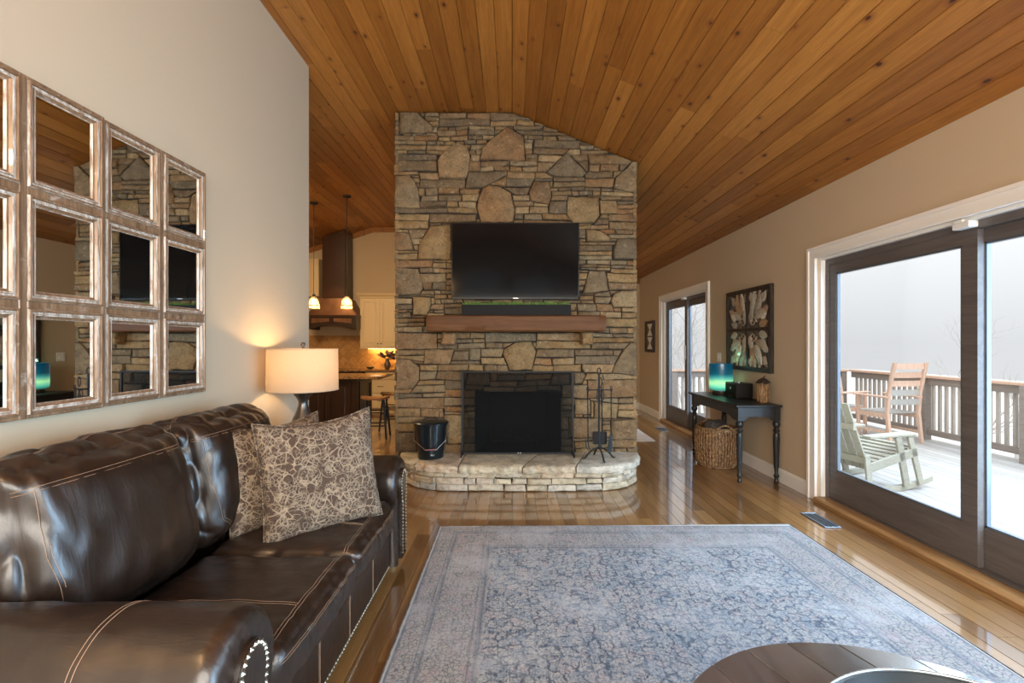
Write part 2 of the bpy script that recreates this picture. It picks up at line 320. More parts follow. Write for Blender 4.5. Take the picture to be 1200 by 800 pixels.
# ------------------------------------------------------------------ mesh helpers
class MB:
    def __init__(s): s.v = []; s.f = []; s.r = []
    def add(s, vs, fs, r=None, M=None):
        o = len(s.v)
        s.v += [tuple(M @ Vector(v)) for v in vs] if M is not None else [tuple(v) for v in vs]
        s.f += [tuple(i+o for i in f) for f in fs]; s.r += [0.5 if r is None else r]*len(fs); return s
    def box(s, x0, x1, y0, y1, z0, z1, r=None, M=None):
        v = [(x, y, z) for z in (z0, z1) for y in (y0, y1) for x in (x0, x1)]
        return s.add(v, [(0, 2, 3, 1), (4, 5, 7, 6), (0, 1, 5, 4), (2, 6, 7, 3), (0, 4, 6, 2), (1, 3, 7, 5)], r, M)
    def prism(s, pts, a, b, axis='y', r=None, M=None):
        # polygon pts in the plane normal to axis, extruded from a to b
        def P(p, t):
            return {'x': (t, p[0], p[1]), 'y': (p[0], t, p[1]), 'z': (p[0], p[1], t)}[axis]
        n = len(pts); v = [P(p, a) for p in pts] + [P(p, b) for p in pts]
        f = [tuple(range(n))[::-1], tuple(range(n, 2*n))] + [(i, (i+1) % n, n+(i+1) % n, n+i) for i in range(n)]
        return s.add(v, f, r, M)
    def loft(s, rings, closed=True, caps=True, r=None, M=None):
        n = len(rings[0]); v = [p for ring in rings for p in ring]; f = []
        for j in range(len(rings)-1):
            for i in range(n if closed else n-1):
                k = (i+1) % n; f.append((j*n+i, j*n+k, (j+1)*n+k, (j+1)*n+i))
        if caps: f += [tuple(range(n))[::-1], tuple(range((len(rings)-1)*n, len(rings)*n))]
        return s.add(v, f, r, M)
    def lathe(s, prof, c=(0, 0, 0), n=24, r=None, M=None, caps=True, flute=0, nf=0):
        R = []
        for (q, z) in prof:
            R.append([(c[0]+(q*(1-flute*abs(sin(nf*pi*i/n)) if flute else q/q if q else 1))*cos(2*pi*i/n), c[1]+(q*(1-flute*abs(sin(nf*pi*i/n))) if flute else q)*sin(2*pi*i/n), c[2]+z) for i in range(n)])
            if not flute: R[-1] = [(c[0]+q*cos(2*pi*i/n), c[1]+q*sin(2*pi*i/n), c[2]+z) for i in range(n)]
        return s.loft(R, True, caps, r, M)
    def tube(s, pts, rad, n=8, r=None, M=None, closed=False, caps=True):
        P = [Vector(p) for p in pts]; m = len(P); rings = []; up = Vector((0, 0, 1)); prev = None
        for i, p in enumerate(P):
            d = (P[(i+1) % m]-P[i-1]) if closed else (P[min(i+1, m-1)]-P[max(i-1, 0)])
            d = d.normalized() if d.length > 1e-9 else Vector((0, 0, 1))
            if prev is None: a = d.cross(up if abs(d.z) < .9 else Vector((1, 0, 0))).normalized()
            else: a = (prev - d*prev.dot(d)).normalized()
            prev = a; b = d.cross(a); q = rad[i] if isinstance(rad, (list, tuple)) else rad
            rings.append([tuple(p + (a*cos(2*pi*k/n) + b*sin(2*pi*k/n))*q) for k in range(n)])
        if closed: rings.append(rings[0]); caps = False
        return s.loft(rings, True, caps, r, M)
    def grid(s, fn, nu, nv, r=None, M=None, closed_u=False):
        v = [fn(i/nu, j/nv) for j in range(nv+1) for i in range(nu+1)]
        f = [(j*(nu+1)+i, j*(nu+1)+i+1, (j+1)*(nu+1)+i+1, (j+1)*(nu+1)+i) for j in range(nv) for i in range(nu)]
        return s.add(v, f, r, M)
    def ball(s, c, q, n=8, m=5, sz=1, r=None, M=None):
        return s.lathe([(max(1e-4, q*sin(pi*k/m)), -q*sz*cos(pi*k/m)) for k in range(m+1)], c, n, r, M)
    def build(s, name, mat, parent=None, smooth=False, bev=0, seg=1, weld=0, recalc=True):
        me = bpy.data.meshes.new(name)
        off = Vector((0, 0, 0))
        if parent is not None and not parent.get('_local'):
            q = parent
            while q is not None: off += q.location; q = q.parent
        me.from_pydata([tuple(Vector(v)-off) for v in s.v], [], s.f)
        a = me.attributes.new('rnd', 'FLOAT', 'FACE'); a.data.foreach_set('value', s.r)
        if weld or bev or recalc:
            bm = bmesh.new(); bm.from_mesh(me)
            if weld: bmesh.ops.remove_doubles(bm, verts=bm.verts, dist=weld)
            if recalc: bmesh.ops.recalc_face_normals(bm, faces=bm.faces)
            if bev:
                ed = [e for e in bm.edges if len(e.link_faces) == 2 and e.calc_face_angle(0) > .6]
                bmesh.ops.bevel(bm, geom=ed, offset=bev, segments=seg, affect='EDGES', clamp_overlap=True)
            bm.to_mesh(me); bm.free()
        if smooth:
            me.shade_smooth() if smooth is True else me.shade_smooth()
            if smooth is not True: me.set_sharp_from_angle(angle=radians(smooth))
        me.materials.append(MATS[mat])
        o = bpy.data.objects.new(name, me); COL.objects.link(o)
        if parent is not None: o.parent = parent
        return o

def thing(name, label, cat, loc=(0, 0, 0), group=None, rot=0, local=False):
    o = bpy.data.objects.new(name, None); COL.objects.link(o); o.location = loc; o.rotation_euler = (0, 0, rot)
    o.empty_display_size = .1
    o['label'] = label; o['category'] = cat
    if group: o['group'] = group
    if local: o['_local'] = 1
    return o
def tag(o, label=None, cat=None, group=None, kind=None):
    for k, v in (('label', label), ('category', cat), ('group', group), ('kind', kind)):
        if v: o[k] = v
    return o
def sub(o):  # children of local things keep local coordinates
    o['_local'] = 1; return o
def copy_tree(o, loc=None, rot=None, parent=None, label=None):
    c = o.copy(); COL.objects.link(c)
    if parent is not None: c.parent = parent
    if loc is not None: c.location = loc
    if rot is not None: c.rotation_euler = (0, 0, rot)
    if label: c['label'] = label
    for ch in list(o.children): copy_tree(ch, parent=c)
    return c
def struct(mb, name, mat, **k):
    o = mb.build(name, mat, **k); o['kind'] = 'structure'; return o
def R(a=0., b=1.): return random.uniform(a, b)

# ------------------------------------------------------------------ the room's main measures
XR, XL, YF, YB, YE, YN = 2.814, -1.876, 5.155, 6.45, 10.35, -2.45   # right wall, left wall, chimney face and back, far wall, near wall
ZC, XBL, XLK = 4.0, -3.07, -5.8
def zceil(x):
    if x > 0: return ZC - .406*x
    if x < XBL: return ZC + .33*(x-XBL)
    return ZC
def at(px, py, y): return ((px-600)*y/FPX, y, HC+(402-py)*y/FPX)

# ------------------------------------------------------------------ floor
fl = struct(MB().box(XLK-.1, XR+.14, YN-.1, YE+.1, -.12, -.018), 'floor', 'black_groove')
fw = .104
x = XLK
rows = int((XR-XLK)/fw)+1
for i in range(rows):
    x0, x1 = XR-fw*(i+1), XR-fw*i
    ystart = YN if x1 > XL-.05 else 4.34
    if x1 < -3.4: ystart = 7.0
    y = ystart - R(0, 1.2)
    while y < YE:
        L = R(1.3, 3.6); a, b = max(y, ystart), min(y+L, YE)
        y += L
        if b-a < .05: continue
        if x1 < XL+.05 and b < 4.3: continue
        g = .0009
        MB().prism([(x0+g, -.02), (x1-g, -.02), (x1-g, -.0012), (x1-g-.0015, 0), (x0+g+.0015, 0), (x0+g, -.0012)], a+g, b-g, r=R()).build('floor_plank', 'oak_floor', fl)

# ------------------------------------------------------------------ ceiling of tongue and groove pine
ce = MB()
pts = [(XLK-.1, zceil(XLK-.1)), (XBL, ZC), (0, ZC), (XR+.1, zceil(XR+.1))]
for (a, b) in zip(pts, pts[1:]):
    ce.add([(a[0], YN-.1, a[1]+.02), (b[0], YN-.1, b[1]+.02), (b[0], YE+.1, b[1]+.02), (a[0], YE+.1, a[1]+.02),
            (a[0], YN-.1, a[1]+.14), (b[0], YN-.1, b[1]+.14), (b[0], YE+.1, b[1]+.14), (a[0], YE+.1, a[1]+.14)],
           [(0, 1, 2, 3), (4, 5, 6, 7), (0, 1, 5, 4), (1, 2, 6, 5), (2, 3, 7, 6), (3, 0, 4, 7)])
ce = struct(ce, 'ceiling', 'groove_brown')
def ceil_plank(p, q, a, b):
    # p, q: edges of the board in x,z (on the ceiling surface), thickness upward
    P, Q = Vector((p[0], 0, p[1])), Vector((q[0], 0, q[1])); d = (Q-P).normalized(); nrm = Vector((-d.z, 0, d.x))
    if nrm.z < 0: nrm = -nrm
    g, ch, th = .0012, .0045, .019; W = (Q-P).length
    loc = [(g, th), (g, ch), (g+ch, 0), (W-g-ch, 0), (W-g, ch), (W-g, th)]
    ptsl = [P+d*u+nrm*v for u, v in loc]
    MB().prism([(v.x, v.z) for v in ptsl], a, b-.0015, r=R()).build('ceiling_plank', 'ceiling_pine', ce)
segs = []
n = 22; L = Vector((XR, 0, zceil(XR)))-Vector((0, 0, ZC))
for i in range(n): segs.append(((L.x*i/n, ZC+L.z*i/n), (L.x*(i+1)/n, ZC+L.z*(i+1)/n)))
n = 22
for i in range(n): segs.append(((XBL*i/n, ZC), (XBL*(i+1)/n, ZC)))
n = 14; e = (XBL-2.0, zceil(XBL-2.0))
for i in range(n): segs.append(((XBL+(e[0]-XBL)*i/n, ZC+(e[1]-ZC)*i/n), (XBL+(e[0]-XBL)*(i+1)/n, ZC+(e[1]-ZC)*(i+1)/n)))
for p, q in segs:
    ys = YN if max(p[0], q[0]) > XL else 4.32
    y = ys-R(0, 2.5)
    while y < YE:
        LL = R(2.4, 4.6) if ys > 0 else R(2.6, 5.0); a, b = max(y, ys), min(y+LL, YE); y += LL
        if b-a < .08: continue
        ceil_plank(p, q, a, b)

# ------------------------------------------------------------------ walls
def wall_pieces(fixed, th, a0, a1, zt, openings, axis, name, mat='wall_paint'):
    """vertical wall in the plane axis=fixed with rectangular openings; zt(t) gives the top height"""
    m = MB(); cuts = sorted(set([a0, a1]+[c for o in openings for c in o[:2]]))
    extra = [t for t in (XBL, 0.0) if axis == 'y' and a0 < t < a1]
    cuts = sorted(set(cuts+extra))
    for u, v in zip(cuts, cuts[1:]):
        mid = (u+v)/2; o = [q for q in openings if q[0] <= mid <= q[1]]
        zs = [(None, None)]
        bands = [(0, None)] if not o else ([(0, o[0][2])] if o[0][2] > 0 else []) + [(o[0][3], None)]
        for (z0, z1) in bands:
            ta, tb = (zt(u), zt(v)) if z1 is None else (z1, z1)
            poly = [(u, z0), (v, z0), (v, tb), (u, ta)]
            m.prism(poly, fixed, fixed+th, 'x' if axis == 'x' else 'y')
    return struct(m, name, mat)
D1 = (1.50, 4.335, 0, 2.235)     # near sliding door opening (y0,y1,z0,z1)
D2 = (6.77, 8.79, 0, 2.235)
D3 = (-2.0, 0.85, 0, 2.235)      # another sliding door behind the camera
zr = zceil(XR)
wall_pieces(XR, .16, YN-.1, YE, lambda t: zr+.02, [D3, D1, D2], 'x', 'wall_right')
wall_pieces(XL, -.14, YN-.1, 4.335, lambda t: ZC+.02, [], 'x', 'wall_left')
struct(MB().prism([(XLK, 0), (XL-.14, 0), (XL-.14, ZC+.02), (XBL, ZC+.02), (XLK, zceil(XLK)+.02)], 4.2, 4.335), 'wall_kitchen_near', 'wall_paint')
struct(MB().box(XLK-.1, XLK, 4.2, YE, 0, zceil(XLK)+.05), 'wall_kitchen_left', 'far_wall_paint')
wall_pieces(YE, .12, XLK-.1, XR+.16, lambda x: zceil(x)+.02, [], 'y', 'wall_far', 'far_wall_paint')
W1, W2 = (-1.45, -.25, .5, 3.4), (0.0, 1.15, .5, 3.2)
W3 = (1.4, 2.45, .5, 2.7)
wall_pieces(YN, -.14, XL-.1, XR+.16, lambda x: zceil(x)+.02, [W1, W2, W3], 'y', 'wall_rear')
for i, W in enumerate((W1, W2, W3)):
    f = MB(); a, b, c, d = W
    for bx in ((a, a+.06, c, d), (b-.06, b, c, d), (a, b, c, c+.06), (a, b, d-.06, d), (a, b, 2.1, 2.16)):
        f.box(bx[0], bx[1], YN-.10, YN-.04, bx[2], bx[3])
    o = struct(f, 'window_%d' % (i+1), 'trim_paint'); MB().box(a+.05, b-.05, YN-.075, YN-.068, c+.05, d-.05).build('pane', 'window_glass', o)
# trim board where the far wall meets the ceiling
t_ = MB()
for (x0, x1) in ((XLK, XBL), (XBL, 0), (0, XR)):
    z0, z1 = zceil(x0), zceil(x1)
    t_.prism([(x0, z0-.11), (x1, z1-.11), (x1, z1), (x0, z0)], YE-.03, YE, r=.1)
struct(t_, 'trim_1', 'ceiling_pine')
# baseboards
def base_run(name, segs):
    m = MB()
    for (y0, y1) in segs:
        m.prism([(XR, 0), (XR-.018, 0), (XR-.018, .115), (XR-.010, .135), (XR, .14)], y0, y1, 'y')
    struct(m, name, 'trim_paint')
base_run('baseboard_right', [(D3[1]+.11, D1[0]-.11), (D1[1]+.11, D2[0]-.11), (D2[1]+.11, YE)])
struct(MB().prism([(YE, 0), (YE-.018, 0), (YE-.018, .115), (YE-.010, .135), (YE, .14)], -1.2, XR-.018, 'x'), 'baseboard_far', 'trim_paint')
struct(MB().prism([(XL, 0), (XL+.018, 0), (XL+.018, .115), (XL+.010, .135), (XL, .14)], YN, 4.335, 'y'), 'baseboard_left', 'trim_paint')

# ------------------------------------------------------------------ sliding doors
def sliding(name, D, handle=False, sensor=False):
    y0, y1, z0, z1 = D
    root = struct(MB().box(XR+.02, XR+.155, y0-.0, y0+.03, 0, z1).box(XR+.02, XR+.155, y1-.03, y1, 0, z1).box(XR+.02, XR+.155, y0+.03, y1-.03, z1-.025, z1), name, 'trim_paint')
    cs = MB(); X0, X1 = XR-.022, XR+.0
    for (a, b) in ((y0-.10, y0+.004), (y1-.004, y1+.10)):
        cs.box(X0, X1, a, b, 0, z1+.10)
        lo, hi = (a, a+.025) if a < y0 else (b-.025, b)
        cs.box(X0-.010, X0, lo, hi, 0, z1+.10)
    cs.box(X0, X1, y0+.004, y1-.004, z1-.004, z1+.10); cs.box(X0-.010, X0, y0-.075, y1+.075, z1+.075, z1+.10)
    cs.box(X0-.004, X0, y0, y1, z1+.004, z1+.018)
    cs.build('casing', 'trim_paint', root)
    MB().prism([(XR-.055, 0), (XR+.15, 0), (XR+.15, .045), (XR-.035, .045), (XR-.055, .03)], y0+.03, y1-.03, 'y', r=.3).build('sill', 'sill_oak', root)
    fr = MB(); fr.box(XR+.06, XR+.155, y0+.03, y0+.075, .045, z1-.025); fr.box(XR+.06, XR+.155, y1-.075, y1-.03, .045, z1-.025)
    fr.box(XR+.06, XR+.155, y0+.075, y1-.075, z1-.075, z1-.025); fr.box(XR+.06, XR+.155, y0+.075, y1-.075, .045, .06)
    fr.build('frame', 'door_wood', root)
    ym = y0+(y1-y0)*.515 if name == 'door_1' else (y0+y1)/2
    for k, (a, b, xx) in enumerate(((ym-.055, y1-.055, XR+.068), (y0+.055, ym+.05, XR+.108))):
        st = .105; zb, zt = .062, z1-.065; xa, xb = xx, xx+.038
        pn = MB(); pn.box(xa, xb, a, a+st, zb, zt); pn.box(xa, xb, b-st, b, zb, zt)
        pn.box(xa, xb, a+st, b-st, zt-.095, zt); pn.box(xa, xb, a+st, b-st, zb, zb+.25)
        p = pn.build('door_panel', 'door_wood', root)
        MB().box(xx+.016, xx+.022, a+st-.01, b-st+.01, zb+.24, zt-.085).build('glass_pane', 'window_glass', p)
        bd = MB()
        for (c, d, e, f) in ((a+st, a+st+.012, zb+.25, zt-.095), (b-st-.012, b-st, zb+.25, zt-.095)): bd.box(xx+.006, xx+.032, c, d, e, f)
        bd.box(xx+.006, xx+.032, a+st, b-st, zb+.25, zb+.262); bd.box(xx+.006, xx+.032, a+st, b-st, zt-.107, zt-.095)
        bd.build('glazing_bead', 'vent_metal', p)
    if handle: MB().box(XR+.05, XR+.07, ym+.0, ym+.03, 1.18, 1.42).build('handle', 'white_plastic', root, bev=.004)
    MB().box(XR-.0, XR+.062, ym-.07, ym+.045, z1-.066, z1-.026).box(XR+.005, XR+.03, ym-.02, ym+.04, z1-.026, z1-.004).build('sensor', 'white_plastic', root, bev=.005)
    return root
sliding('door_1', D1); sliding('door_2', D2, True); sliding('door_3', D3)

# ------------------------------------------------------------------ stone chimney
def clip(poly, a, b, side):
    # keep the part of poly on one side of line a->b (side=+1 left, -1 right)
    out = []; n = len(poly)
    def d(p): return side*((b[0]-a[0])*(p[1]-a[1])-(b[1]-a[1])*(p[0]-a[0]))
    for i in range(n):
        p, q = poly[i], poly[(i+1) % n]; dp, dq = d(p), d(q)
        if dp >= 0: out.append(p)
        if (dp > 0 > dq) or (dp < 0 < dq):
            t = dp/(dp-dq); out.append((p[0]+(q[0]-p[0])*t, p[1]+(q[1]-p[1])*t))
    return out
def area(p): return sum(p[i][0]*p[(i+1) % len(p)][1]-p[(i+1) % len(p)][0]*p[i][1] for i in range(len(p)))/2
def subtract(poly, hole):
    """pieces of convex poly outside convex hole (both counter-clockwise)"""
    inside = poly
    n = len(hole)
    for i in range(n):
        inside = clip(inside, hole[i], hole[(i+1) % n], 1)
        if len(inside) < 3: return [poly]
    if abs(area(inside)) < 1e-6: return [poly]
    order = sorted(range(n), key=lambda i: -abs(area(clip(poly, hole[i], hole[(i+1) % n], -1)) if len(clip(poly, hole[i], hole[(i+1) % n], -1)) > 2 else 0))
    out, rest = [], poly
    for i in order:
        a, b = hole[i], hole[(i+1) % n]
        pc = clip(rest, a, b, -1)
        if len(pc) > 2 and abs(area(pc)) > 1e-5: out.append(pc)
        rest = clip(rest, a, b, 1)
        if len(rest) < 3: break
    return out
def shrink(poly, g):
    n = len(poly); c = (sum(p[0] for p in poly)/n, sum(p[1] for p in poly)/n)
    for i in range(n):
        a, b = poly[i], poly[(i+1) % n]
    out = poly
    for i in range(n):
        a, b = Vector((*poly[i], 0)), Vector((*poly[(i+1) % n], 0)); d = b-a
        if d.length < 1e-6: continue
        nn = Vector((-d.y, d.x, 0)).normalized()*g
        out = clip(out, (a+nn)[:2], (b+nn)[:2], 1)
        if len(out) < 3: return []
    return out
def dens(poly, step, jit):
    out = []; n = len(poly)
    for i in range(n):
        a, b = poly[i], poly[(i+1) % n]; L = math.hypot(b[0]-a[0], b[1]-a[1])
        if L < 1e-4: continue
        k = max(1, int(L/step))
        for j in range(k):
            t = j/k; q = jit if j else jit*.5
            out.append((a[0]+(b[0]-a[0])*t+R(-q, q), a[1]+(b[1]-a[1])*t+R(-q, q)))
    return out
def stone_into(m, poly, y, proud, mapf, step=.055, jit=.0035, bev=.008, lump=.006):
    """irregular stone; poly in wall coords (u,z), mapf(u, depth, z)->xyz where depth grows out of the wall"""
    if area(poly) < 0: poly = poly[::-1]
    P = dens(poly, step, jit); n = len(P)
    if n < 3: return False
    cx, cz = sum(p[0] for p in P)/n, sum(p[1] for p in P)/n
    def ring(k, d, dj=0):
        return [mapf(cx+(p[0]-cx)*(1-k)+0, d+R(-dj, dj), cz+(p[1]-cz)*(1-k)) for p in P]
    size = sqrt(abs(area(poly))); mn = min(max(p[1] for p in P)-min(p[1] for p in P), max(p[0] for p in P)-min(p[0] for p in P))
    def inset(w):
        out = []
        hx = (max(p[0] for p in P)-min(p[0] for p in P))/2; hz = (max(p[1] for p in P)-min(p[1] for p in P))/2
        for p in P: out.append((cx+(p[0]-cx)*max(.2, 1-w/hx), cz+(p[1]-cz)*max(.2, 1-w/hz)))
        return out
    A, B = inset(bev*.9), inset(mn*.28)
    tx, tz = R(-.012, .012), R(-.010, .010)
    til = lambda p: tx*(p[0]-cx)/max(.05, size)+tz*(p[1]-cz)/max(.05, size)
    rings = [[mapf(p[0], -.03, p[1]) for p in P], [mapf(p[0], proud-bev, p[1]) for p in P],
             [mapf(p[0], proud+til(p)+R(-lump, lump)*.5, p[1]) for p in A], [mapf(p[0], proud+til(p)+R(-.2, 1)*lump, p[1]) for p in B]]
    v = [q for r_ in rings for q in r_] + [mapf(cx, proud+R(0, lump), cz)]
    f = []
    for j in range(3):
        for i in range(n): k = (i+1) % n; f.append((j*n+i, j*n+k, (j+1)*n+k, (j+1)*n+i))
    for i in range(n): f.append((3*n+i, 3*n+(i+1) % n, 4*n))
    m.add(v, f, R()); return True

CX0, CX1 = -1.293, 1.378
def wp(px, py): return ((px-600)*YF/FPX, HC+(402-py)*YF/FPX)
BIG = [[(467.7,130.7),(488.7,130.7),(507.5,148),(506,154.7),(467.7,156)], [(536,165.5),(548,172.7),(551,184),(547,208),(514,208.7),(512,190),(515,182.5)],
 [(594.5,148),(614,160),(616,188),(562,187),(564.5,173.5)], [(664.5,177),(687.7,202),(682.5,207),(648,207),(640.5,202)],
 [(625.5,212),(643.5,212),(646.5,230),(643.5,239),(621,235),(620,224)], [(666,230),(702,230.7),(703.5,252.5),(697.5,260.7),(672,261.5),(664.5,251),(664.5,236)],
 [(741,189),(747,189),(747,227),(719,220),(721,209)], [(462.5,205),(482,205),(488,207.5),(489.5,219.5),(499,234),(498.5,243.5),(462.5,244)],
 [(573.5,215.7),(586,218),(599,225.5),(604,245),(602,260),(563,260.7),(558.5,243.5),(560,233),(566,219.5)], [(504.5,264.5),(528.5,263),(528.5,304),(489,304),(490,288.5),(498,274)],
 [(462.5,272),(479,272.7),(485,293),(462.5,293.7)], [(463,313.5),(489.5,315),(495.5,336),(492,345),(463,345)], [(483.5,347),(504.5,348),(505,357),(500,369.7),(483.5,369.7)],
 [(686,269),(703.5,269.7),(714,277.5),(716,282.5),(687,282.5)], [(723.7,279.5),(746.5,279.5),(746.5,303.5),(719,303.5),(719,293)], [(690,316.5),(709.5,316.5),(714,341),(697.5,343),(682.5,344)],
 [(729,339.7),(746.5,339.5),(747,360),(718.5,360),(715.5,352.5),(720,343.5)], [(464,420),(480.5,421.7),(491.7,430),(491.7,445),(484,455.5),(464,455.8)],
 [(591,408),(604,401),(622.5,400),(628.5,412),(623.5,434),(597,434.5),(589,414)], [(532,411),(549.5,411),(549.5,422.5),(528,422.5)],
 [(739,401),(747,400.5),(747,440),(717,437),(720,428),(728,413)], [(747,490),(747,514),(717,515.5),(715.5,493)], [(673.5,468),(692,468),(692,485.5),(673.5,485.5)],
 [(696,470),(725,473),(723,490),(696,490)], [(463,507),(486,507),(490,529),(463,530)], [(519.5,486),(541,486),(541,520),(524,520)],
 [(548,437),(574,437),(574,451),(545,451)], [(648,437),(668,437),(668,451),(644,451)], [(686,440),(682,450),(672,450),(672,436),(684,436)]]
BIG = [[wp(*p) for p in b] for b in BIG]
BIG = [b if area(b) > 0 else b[::-1] for b in BIG]
OPEN = [wp(557, 532), wp(657, 532), wp(657, 459), wp(557, 459)]
OPEN = OPEN if area(OPEN) > 0 else OPEN[::-1]

def ledger(u0, u1, z0, z1f, holes, thin=.5, topz=None):
    """coursed rubble: bands split into blocks, blocks into one to three courses"""
    out = []; z = z0; zt = z1f
    while z < zt:
        h = R(.125, .20) if z > 1.7 else R(.15, .23)
        if zt-(z+h) < .07: h = zt-z
        u = u0
        while u < u1-1e-4:
            wdt = R(.26, .62)
            if u1-(u+wdt) < .16: wdt = u1-u
            k = random.choices((1, 2, 3), (.08, .50, .42) if z > 1.7 else (.14, .62, .24))[0]
            cuts = [0]+sorted(min(.85, max(.15, (j+R(-.22, .22))/k)) for j in range(1, k))+[1]
            for a, b in zip(cuts, cuts[1:]):
                hh = (b-a)*h; p = 0
                ln = max(.09, min(.55, hh*R(2.2, 6)))
                nn = max(1, round(wdt/ln)); ws = [R(.6, 1.4) for _ in range(nn)]; s_ = sum(ws)
                for ww in ws:
                    w1 = wdt*ww/s_
                    s1, s2 = R(-.012, .012), R(-.012, .012)
                    x0, x1 = u+p, u+p+w1
                    out.append([(x0, z+a*h), (x1, z+a*h), (x1, z+b*h), (x0, z+b*h)]); p += w1
            u += wdt
        z += h
    # slanting joints: skew shared corners consistently
    def sk(p):
        if abs(p[0]-u0) < 1e-3 or abs(p[0]-u1) < 1e-3: dx = 0
        else: dx = .020*noise.noise((p[0]*9, p[1]*23, 3.3))
        return (p[0]+dx, p[1]+.022*noise.noise((p[0]*3.1, p[1]*5, 1.7)))
    out = [[sk(p) for p in q] for q in out]
    res = []
    for q in out:
        ps = [q]
        for hgl in holes:
            nx = []
            for pc in ps: nx += subtract(pc, hgl)
            ps = nx
        for pc in ps:
            if topz:
                for (a, b) in topz:
                    pc = clip(pc, a, b, 1)
                    if len(pc) < 3: break
            if len(pc) < 3: continue
            s2 = shrink(pc, .0042)
            if len(s2) > 2 and abs(area(s2)) > .0009: res.append(s2)
    return res

chim = thing('chimney', 'tall chimney breast of stacked ledge stone rising to the pine ceiling', 'chimney', (0, YF+.5, 0))
# mortar core, with the fire opening left free
ox0, ox1, oz0, oz1 = OPEN[0][0], 0, 0, 0
ox0 = min(p[0] for p in OPEN); ox1 = max(p[0] for p in OPEN); oz1 = max(p[1] for p in OPEN); oz0 = .255
core = MB()
I = .03
core.prism([(CX0+I, 0), (ox0, 0), (ox0, ZC-.005), (CX0+I, ZC-.005)], YF+I, YB-I)
core.prism([(ox1, 0), (CX1-I, 0), (CX1-I, zceil(CX1-I)-.005), (ox1, zceil(ox1)-.005)], YF+I, YB-I)
core.prism([(ox0, oz1), (ox1, oz1), (ox1, zceil(ox1)-.005), (0, ZC-.005), (ox0, ZC-.005)], YF+I, YB-I)
core.box(ox0, ox1, YF+I, YB-I, 0, oz0-.02); core.box(ox0, ox1, YF+.62, YB-I, oz0-.02, oz1)
core.build('mortar_core', 'dark_mortar', chim)
topc = [((CX1+.5, zceil(CX1+.5)-.012), (0, ZC-.012)), ((0, ZC-.012), (CX0-.5, ZC-.012))]
fr_map = lambda u, d, z: (u, YF+.012-d, z)
led = ledger(CX0, CX1, .05, ZC+.1, BIG+[OPEN], topz=topc)
TVR = (-.64, .70, 1.95, 2.70)
behind = lambda p: all(TVR[0] < q[0] < TVR[1] and TVR[2] < q[1] < TVR[3] for q in p)
vis = [p for p in led if not behind(p) and sum(q[1] for q in p)/len(p) > .20]
hid = [p for p in led if not (not behind(p) and sum(q[1] for q in p)/len(p) > .20)]
vis.sort(key=lambda p: -abs(area(p)))
nind = 300-len(BIG)-2
for b in BIG:
    s2 = shrink(b, .004); m = MB(); stone_into(m, s2, 0, R(.012, .03), fr_map, step=.07, jit=.007, bev=.012, lump=.014); m.build('stone', 'stone', chim, smooth=50)
for p in vis[:nind]:
    m = MB()
    if stone_into(m, p, 0, R(-.006, .022), fr_map): m.build('stone', 'stone', chim, smooth=50)
m = MB()
for p in vis[nind:]+hid: stone_into(m, p, 0, R(-.006, .018), fr_map, step=.09)
# corner returns and side faces, joined
for (X, sg) in ((CX0, -1), (CX1, 1)):
    zt = zceil(X if sg > 0 else X)
    for p in ledger(YF-.0, YB, 0, zt+.1, [], topz=[((YB+1, zt-.012), (YF-1, zt-.012))]):
        stone_into(m, p, 0, R(-.006, .012), (lambda u, d, z, X=X, sg=sg: (X+sg*(d-.012), u, z)), step=.12)
tag(m.build('small_stones', 'stone', chim, smooth=50), kind='stuff')
# firebox lining
fb = MB(); fb.add([(ox0, YF+.0, oz0), (ox1, YF, oz0), (ox1-.12, YF+.60, oz0), (ox0+.12, YF+.60, oz0), (ox0, YF, oz1), (ox1, YF, oz1), (ox1-.12, YF+.60, oz1), (ox0+.12, YF+.60, oz1)],
     [(0, 1, 2, 3), (4, 7, 6, 5), (0, 3, 7, 4), (1, 5, 6, 2), (3, 2, 6, 7)])
fb.build('firebox', 'soot', chim, recalc=False)
gr = MB()
for k in range(7):
    xx = -.20+.07*k+.05; gr.tube([(xx, YF+.12, oz0+.16), (xx, YF+.13, oz0+.09), (xx, YF+.42, oz0+.09), (xx, YF+.45, oz0+.16)], .008, 6)
gr.tube([(-.22, YF+.16, oz0+.085), (.32, YF+.16, oz0+.085)], .009, 6); gr.tube([(-.22, YF+.40, oz0+.085), (.32, YF+.40, oz0+.085)], .009, 6)
for xx in (-.18, .28):
    for yy in (YF+.16, YF+.40): gr.tube([(xx, yy, oz0), (xx, yy, oz0+.085)], .009, 6)
gr = gr.build('fire_grate', 'black_iron', None); tag(gr, 'black iron log grate inside the dark firebox opening', 'grate')

